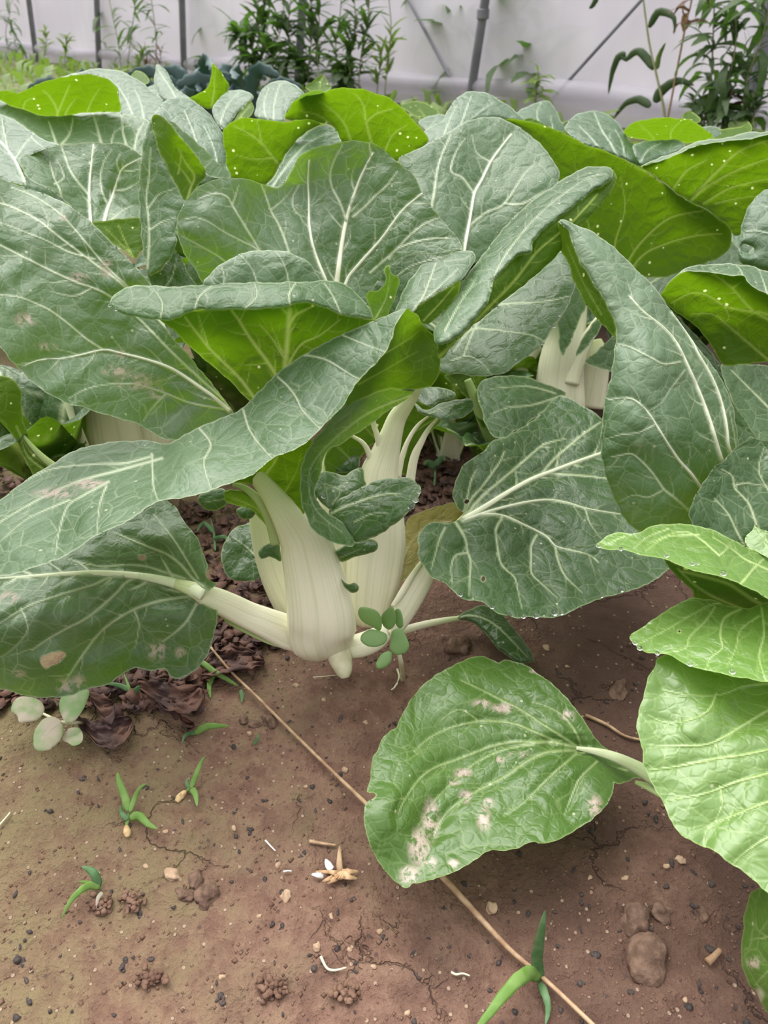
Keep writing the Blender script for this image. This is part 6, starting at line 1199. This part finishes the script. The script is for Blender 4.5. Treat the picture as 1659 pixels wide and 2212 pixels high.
rock('pebble', 'oval reddish pebble lower right below the tan one', 'pebble', 1520, 1975, 11, 12, 19, 'stone')
rock('pebble', 'pale square pebble right of the straw', 'pebble', 1060, 1962, 14, 10, 20, 'pebble')
rock('pebble', 'pale round pebble left of the worn leaf tip', 'pebble', 617, 1938, 14, 9, 21, 'pebble')
rock('pebble', 'pale ringed pebble at the bottom centre', 'pebble', 685, 2046, 9, 9, 22, 'pebble')
rock('pebble', 'tiny orange pebble near the tallest left seedling', 'pebble', 357, 1797, 5, 5, 23, 'pebble')
for i, (x, y) in enumerate([(808,1650),(746,1664),(540,1585),(700,1512),(715,1978),(820,2012),(755,2052),(807,2088),(1275,1896),(1350,1897),(1439,1871),(1402,2125),(1225,1440),(1180,1400),(640,1480),(660,1700),(505,1790),(600,1870),(790,1560),(315,1870),(560,1980),(880,2190),(480,2110),(1480,2160)]):
    rock('small_pebble', 'tiny pale pebble scattered on the bare soil', 'pebble', x, y, 4.5+(i*7 % 4), 4+(i*5 % 3), 30+i, 'pebble', group='tiny pale pebbles scattered on the soil', sub=2)
# crumbly worm casts
def cast(label, x, y, n, spread, seed, name='worm_cast'):
    import bmesh
    r = random.Random(seed); p0 = on_ground(x, y); bm = bmesh.new()
    for i in range(int(n*2.4)):
        q = on_ground(x+r.gauss(0, spread), y+r.gauss(0, spread*.8)); s = r.uniform(.0007, .0019)
        m_ = Matrix.Translation(q+Vector((0, 0, r.uniform(0, .004))))@Matrix.Diagonal((s, s*r.uniform(.7, 1.2), s*.8, 1))
        bmesh.ops.create_icosphere(bm, subdivisions=2, radius=1, matrix=m_)
    for v in bm.verts: v.co += Vector((mnoise.noise(v.co*600), mnoise.noise(v.co*600+Vector((5, 0, 0))), mnoise.noise(v.co*600+Vector((0, 9, 0)))))*.0005
    me = bpy.data.meshes.new(name); bm.to_mesh(me); bm.free(); me.polygons.foreach_set('use_smooth', [True]*len(me.polygons))
    o = link_mesh(name, me, M['clod']); tag(o, label, 'soil crumbs'); return o
cast('crumbly dark worm cast at the bottom edge left of centre', 588, 2135, 46, 15, 1)
cast('crumbly worm cast right of the other at the bottom edge', 745, 2150, 30, 12, 2)
cast('loose reddish crumbs below the lower left bent seedling', 215, 1960, 26, 12, 3)
cast('row of fine crumbs at the lower left', 325, 2115, 30, 14, 4)
cast('crumbs right of the bent seedling', 285, 1955, 22, 11, 5)
# fine loose grains everywhere
r_ = random.Random(11); V_, F_ = [], []
for i in range(2600):
    x = r_.uniform(-60, 1700); y = r_.uniform(1380, 2260); q = on_ground(x, y); s = r_.uniform(.0004, .0013)*(1.6 if r_.random() < .08 else 1); b = len(V_)
    for dx, dy, dz in ((1, 0, 0), (-1, 0, 0), (0, 1, 0), (0, -1, 0), (0, 0, 1), (0, 0, -1)):
        V_.append((q.x+dx*s*r_.uniform(.7, 1.3), q.y+dy*s*r_.uniform(.7, 1.3), q.z+dz*s*.7))
    F_ += [(b, b+2, b+4), (b+2, b+1, b+4), (b+1, b+3, b+4), (b+3, b, b+4), (b+2, b, b+5), (b+1, b+2, b+5), (b+3, b+1, b+5), (b, b+3, b+5)]
gr = mesh_from('soil_grains', V_, F_, M['clod']); tag(gr, 'fine loose earth grains strewn over the clay', 'soil grains', kind='stuff')
# dark flecks and leaf scraps: nobody could count them
def scraps(name, label, cat, mat, boxes, s0, s1, seed, hi=.008):
    r_ = random.Random(seed); V_, F_ = [], []
    for (x0, y0, x1, y1, n) in boxes:
        for i in range(n):
            q = on_ground(r_.uniform(x0, x1), r_.uniform(y0, y1)); a = r_.uniform(0, 6.28); L = r_.uniform(s0, s1); w = L*r_.uniform(.12, .45); tz = r_.uniform(-.5, .9); b = len(V_); h = r_.uniform(.0004, hi)
            for k in range(5):
                t = k/4-.5; ww = w*(1-(2*t)**2*.8); cx, cy = q.x+math.cos(a)*L*t, q.y+math.sin(a)*L*t; zz = q.z+h+tz*L*t*.6+.15*L*math.sin(k*1.9+i)
                V_ += [(cx-math.sin(a)*ww, cy+math.cos(a)*ww, zz+ww*.3*math.sin(i+k)), (cx+math.sin(a)*ww, cy-math.cos(a)*ww, zz)]
            for k in range(4): F_.append((b+2*k, b+2*k+1, b+2*k+3, b+2*k+2))
    o = mesh_from(name, V_, F_, M[mat]); o.modifiers.new('thickness', 'SOLIDIFY').thickness = .0003; tag(o, label, cat, kind='stuff')
M['fleck'] = simple('charred_fleck', (0.03, 0.024, 0.024), .7, (0.06, 0.045, 0.04), 100)
scraps('dark_flecks', 'tiny dark flecks of rotten matter strewn over the clay', 'flecks', 'fleck', [(-40, 1600, 1700, 2260, 240), (600, 1400, 1400, 1600, 50)], .0015, .0055, 3, .0008)
scraps('shade_scraps', 'dark leaf scraps added to deepen the shade under the low leaves', 'shade scraps', 'dry_leaf', [(-60, 1440, 460, 1540, 260), (330, 1380, 560, 1470, 120), (380, 1090, 620, 1400, 420), (860, 900, 1010, 1140, 260), (-60, 960, 200, 1090, 120)], .004, .018, 4)  # scraps added to darken the bed where deep shade falls
# withered dark leaves under the low left leaf
def withered(label, pts, w, seed):
    o = None; r = random.Random(seed); V, F = [], []; n, m = 26, 12
    path = spline([(*q,) for q in pts], False, 9)
    for i in range(len(path)):
        t = i/(len(path)-1); x, y, h = path[i]
        for j in range(m+1):
            b = j/m*2-1; ww = w*math.sin(math.pi*min(1, t*.94+.04))**.6
            hh = h+.010*mnoise.noise(Vector((t*7, b*3, seed)))+.006*mnoise.noise(Vector((t*17, b*8, seed)))+.006*b*b
            V.append(P(x+b*ww*.5*(1+.3*mnoise.noise(Vector((t*9, seed, b)))), y+b*ww*(1+.4*mnoise.noise(Vector((t*8, b, seed+3)))), max(.002, hh)))
    k = len(path)
    for i in range(k-1):
        for j in range(m): a = i*(m+1)+j; F.append((a, a+1, a+m+2, a+m+1))
    o = mesh_from('withered_leaf', V, F, M['dry_leaf']); o.modifiers.new('thickness', 'SOLIDIFY').thickness = .0005
    tag(o, label, 'withered leaf')
withered('withered purple-brown leaf lying right of the mud-splashed seedling', [(165,1555,.004),(205,1585,.012),(250,1580,.012),(285,1555,.006)], 30, 1)
withered('withered reddish leaf crumpled under the low left leaf', [(190,1500,.010),(215,1530,.016),(245,1520,.012)], 34, 2)
withered('withered dark leaf below the eaten low leaf, right part', [(300,1480,.012),(350,1500,.018),(400,1510,.014),(440,1490,.006)], 34, 3)
withered('withered brown leaf beside the start of the straw', [(430,1450,.006),(470,1430,.012),(520,1420,.010),(570,1425,.004)], 26, 4)
withered('small curled dead leaf hanging low at the left stalk', [(380,1530,.012),(395,1560,.012),(420,1565,.005)], 20, 5)
# dry scraps
dt = thing('dry_flower_scrap', 'tuft of dry tan scraps left of the worn leaf', 'plant debris', on_ground(728, 1895)); r_ = random.Random(3)
for k in range(16):
    a = r_.uniform(-.3, 3.5); L = r_.uniform(14, 44); x, y = 728+r_.uniform(-8, 8), 1888+r_.uniform(-5, 5)
    blade('scrap', dt, [P(x, y, .002), P(x+math.cos(a)*L*.5, y+math.sin(a)*L*.25, .007), P(x+math.cos(a)*L, y+math.sin(a)*L*.5, .002)], r_.uniform(.0008, .002), M['debris'], px=False, n=8)
blade('dry_stalk', dt, [P(735,1890,.002), P(733,1860,.006), P(734,1825,.004)], .002, M['straw'], px=False, n=8)
blade('white_flake', dt, [P(716,1880,.005), P(708,1866,.008), P(703,1856,.004)], .0022, M['fibre'], px=False, n=8)
blade('white_flake', dt, [P(700,1893,.003), P(685,1890,.006), P(673,1889,.003)], .0016, M['fibre'], px=False, n=8)

# water beads along the leaf edges
def bead(x, y, d, r, lab, grp):
    p = pt(x, y, d); me = DROP
    o = bpy.data.objects.new('water_drop', me); C.objects.link(o); o.location = p; s = r*d/FPX; o.scale = (s, s, s*.8); tag(o, lab, 'water drop', grp)
import bmesh as _bm
b_ = _bm.new(); _bm.ops.create_uvsphere(b_, u_segments=16, v_segments=10, radius=1); DROP = bpy.data.meshes.new('water_drop'); b_.to_mesh(DROP); b_.free()
DROP.polygons.foreach_set('use_smooth', [True]*len(DROP.polygons)); DROP.materials.append(M['water'])
for x, y, d, r in [(1099,1327,.495,6),(1131,1331,.495,6),(1158,1330,.496,7),(1198,1323,.498,8),(1213,1324,.499,5),(1342,1272,.525,8),(1299,1287,.515,5),(1063,1311,.493,5),(995,1284,.495,5)]:
    bead(x, y, d, r, 'clear water drop on the lower edge of the dark low right leaf', 'water drops on the dark low right leaf')
for x, y, d, r in [(1495,1217,.384,6),(1563,1238,.378,7),(1508,1216,.384,4),(1440,1199,.393,6),(1341,1186,.395,5),(1293,1178,.401,6)]:
    bead(x, y, d, r, 'water drop on the arching bright pointed leaf', 'water drops on the bright pointed leaf')
for x, y, d, r in [(1372,1388,.396,6),(1382,1400,.392,6),(1490,1433,.375,7),(1582,1450,.360,7),(1420,1411,.385,5)]:
    bead(x, y, d, r, 'water drop on the second fresh leaf down at the right edge', 'water drops on the second fresh leaf')
for x, y, d, r in [(898,1080,.484,7),(888,1095,.482,7),(905,1062,.485,5),(700,1072,.494,6),(765,1085,.487,3),(772,1090,.486,3)]:
    bead(x, y, d, r, 'shiny water drop on the small leaflets between the white stems', 'water drops on the centre leaflets')
for x, y, d, r, lab in [(236,660,.445,4,'tiny water drop at the very left tip of the folded rim leaf'),(250,668,.444,4,'tiny water drop just right of the one at the rim leaf tip'),(1197,704,.512,5,'largest water drop on the right edge of the dark wide leaf'),(1208,680,.518,4,'highest small water drop on the right edge of the dark wide leaf'),(1172,742,.508,4,'lowest small water drop on the right edge of the dark wide leaf')]:
    bead(x, y, d, r, lab, 'water drops on the centre plant')
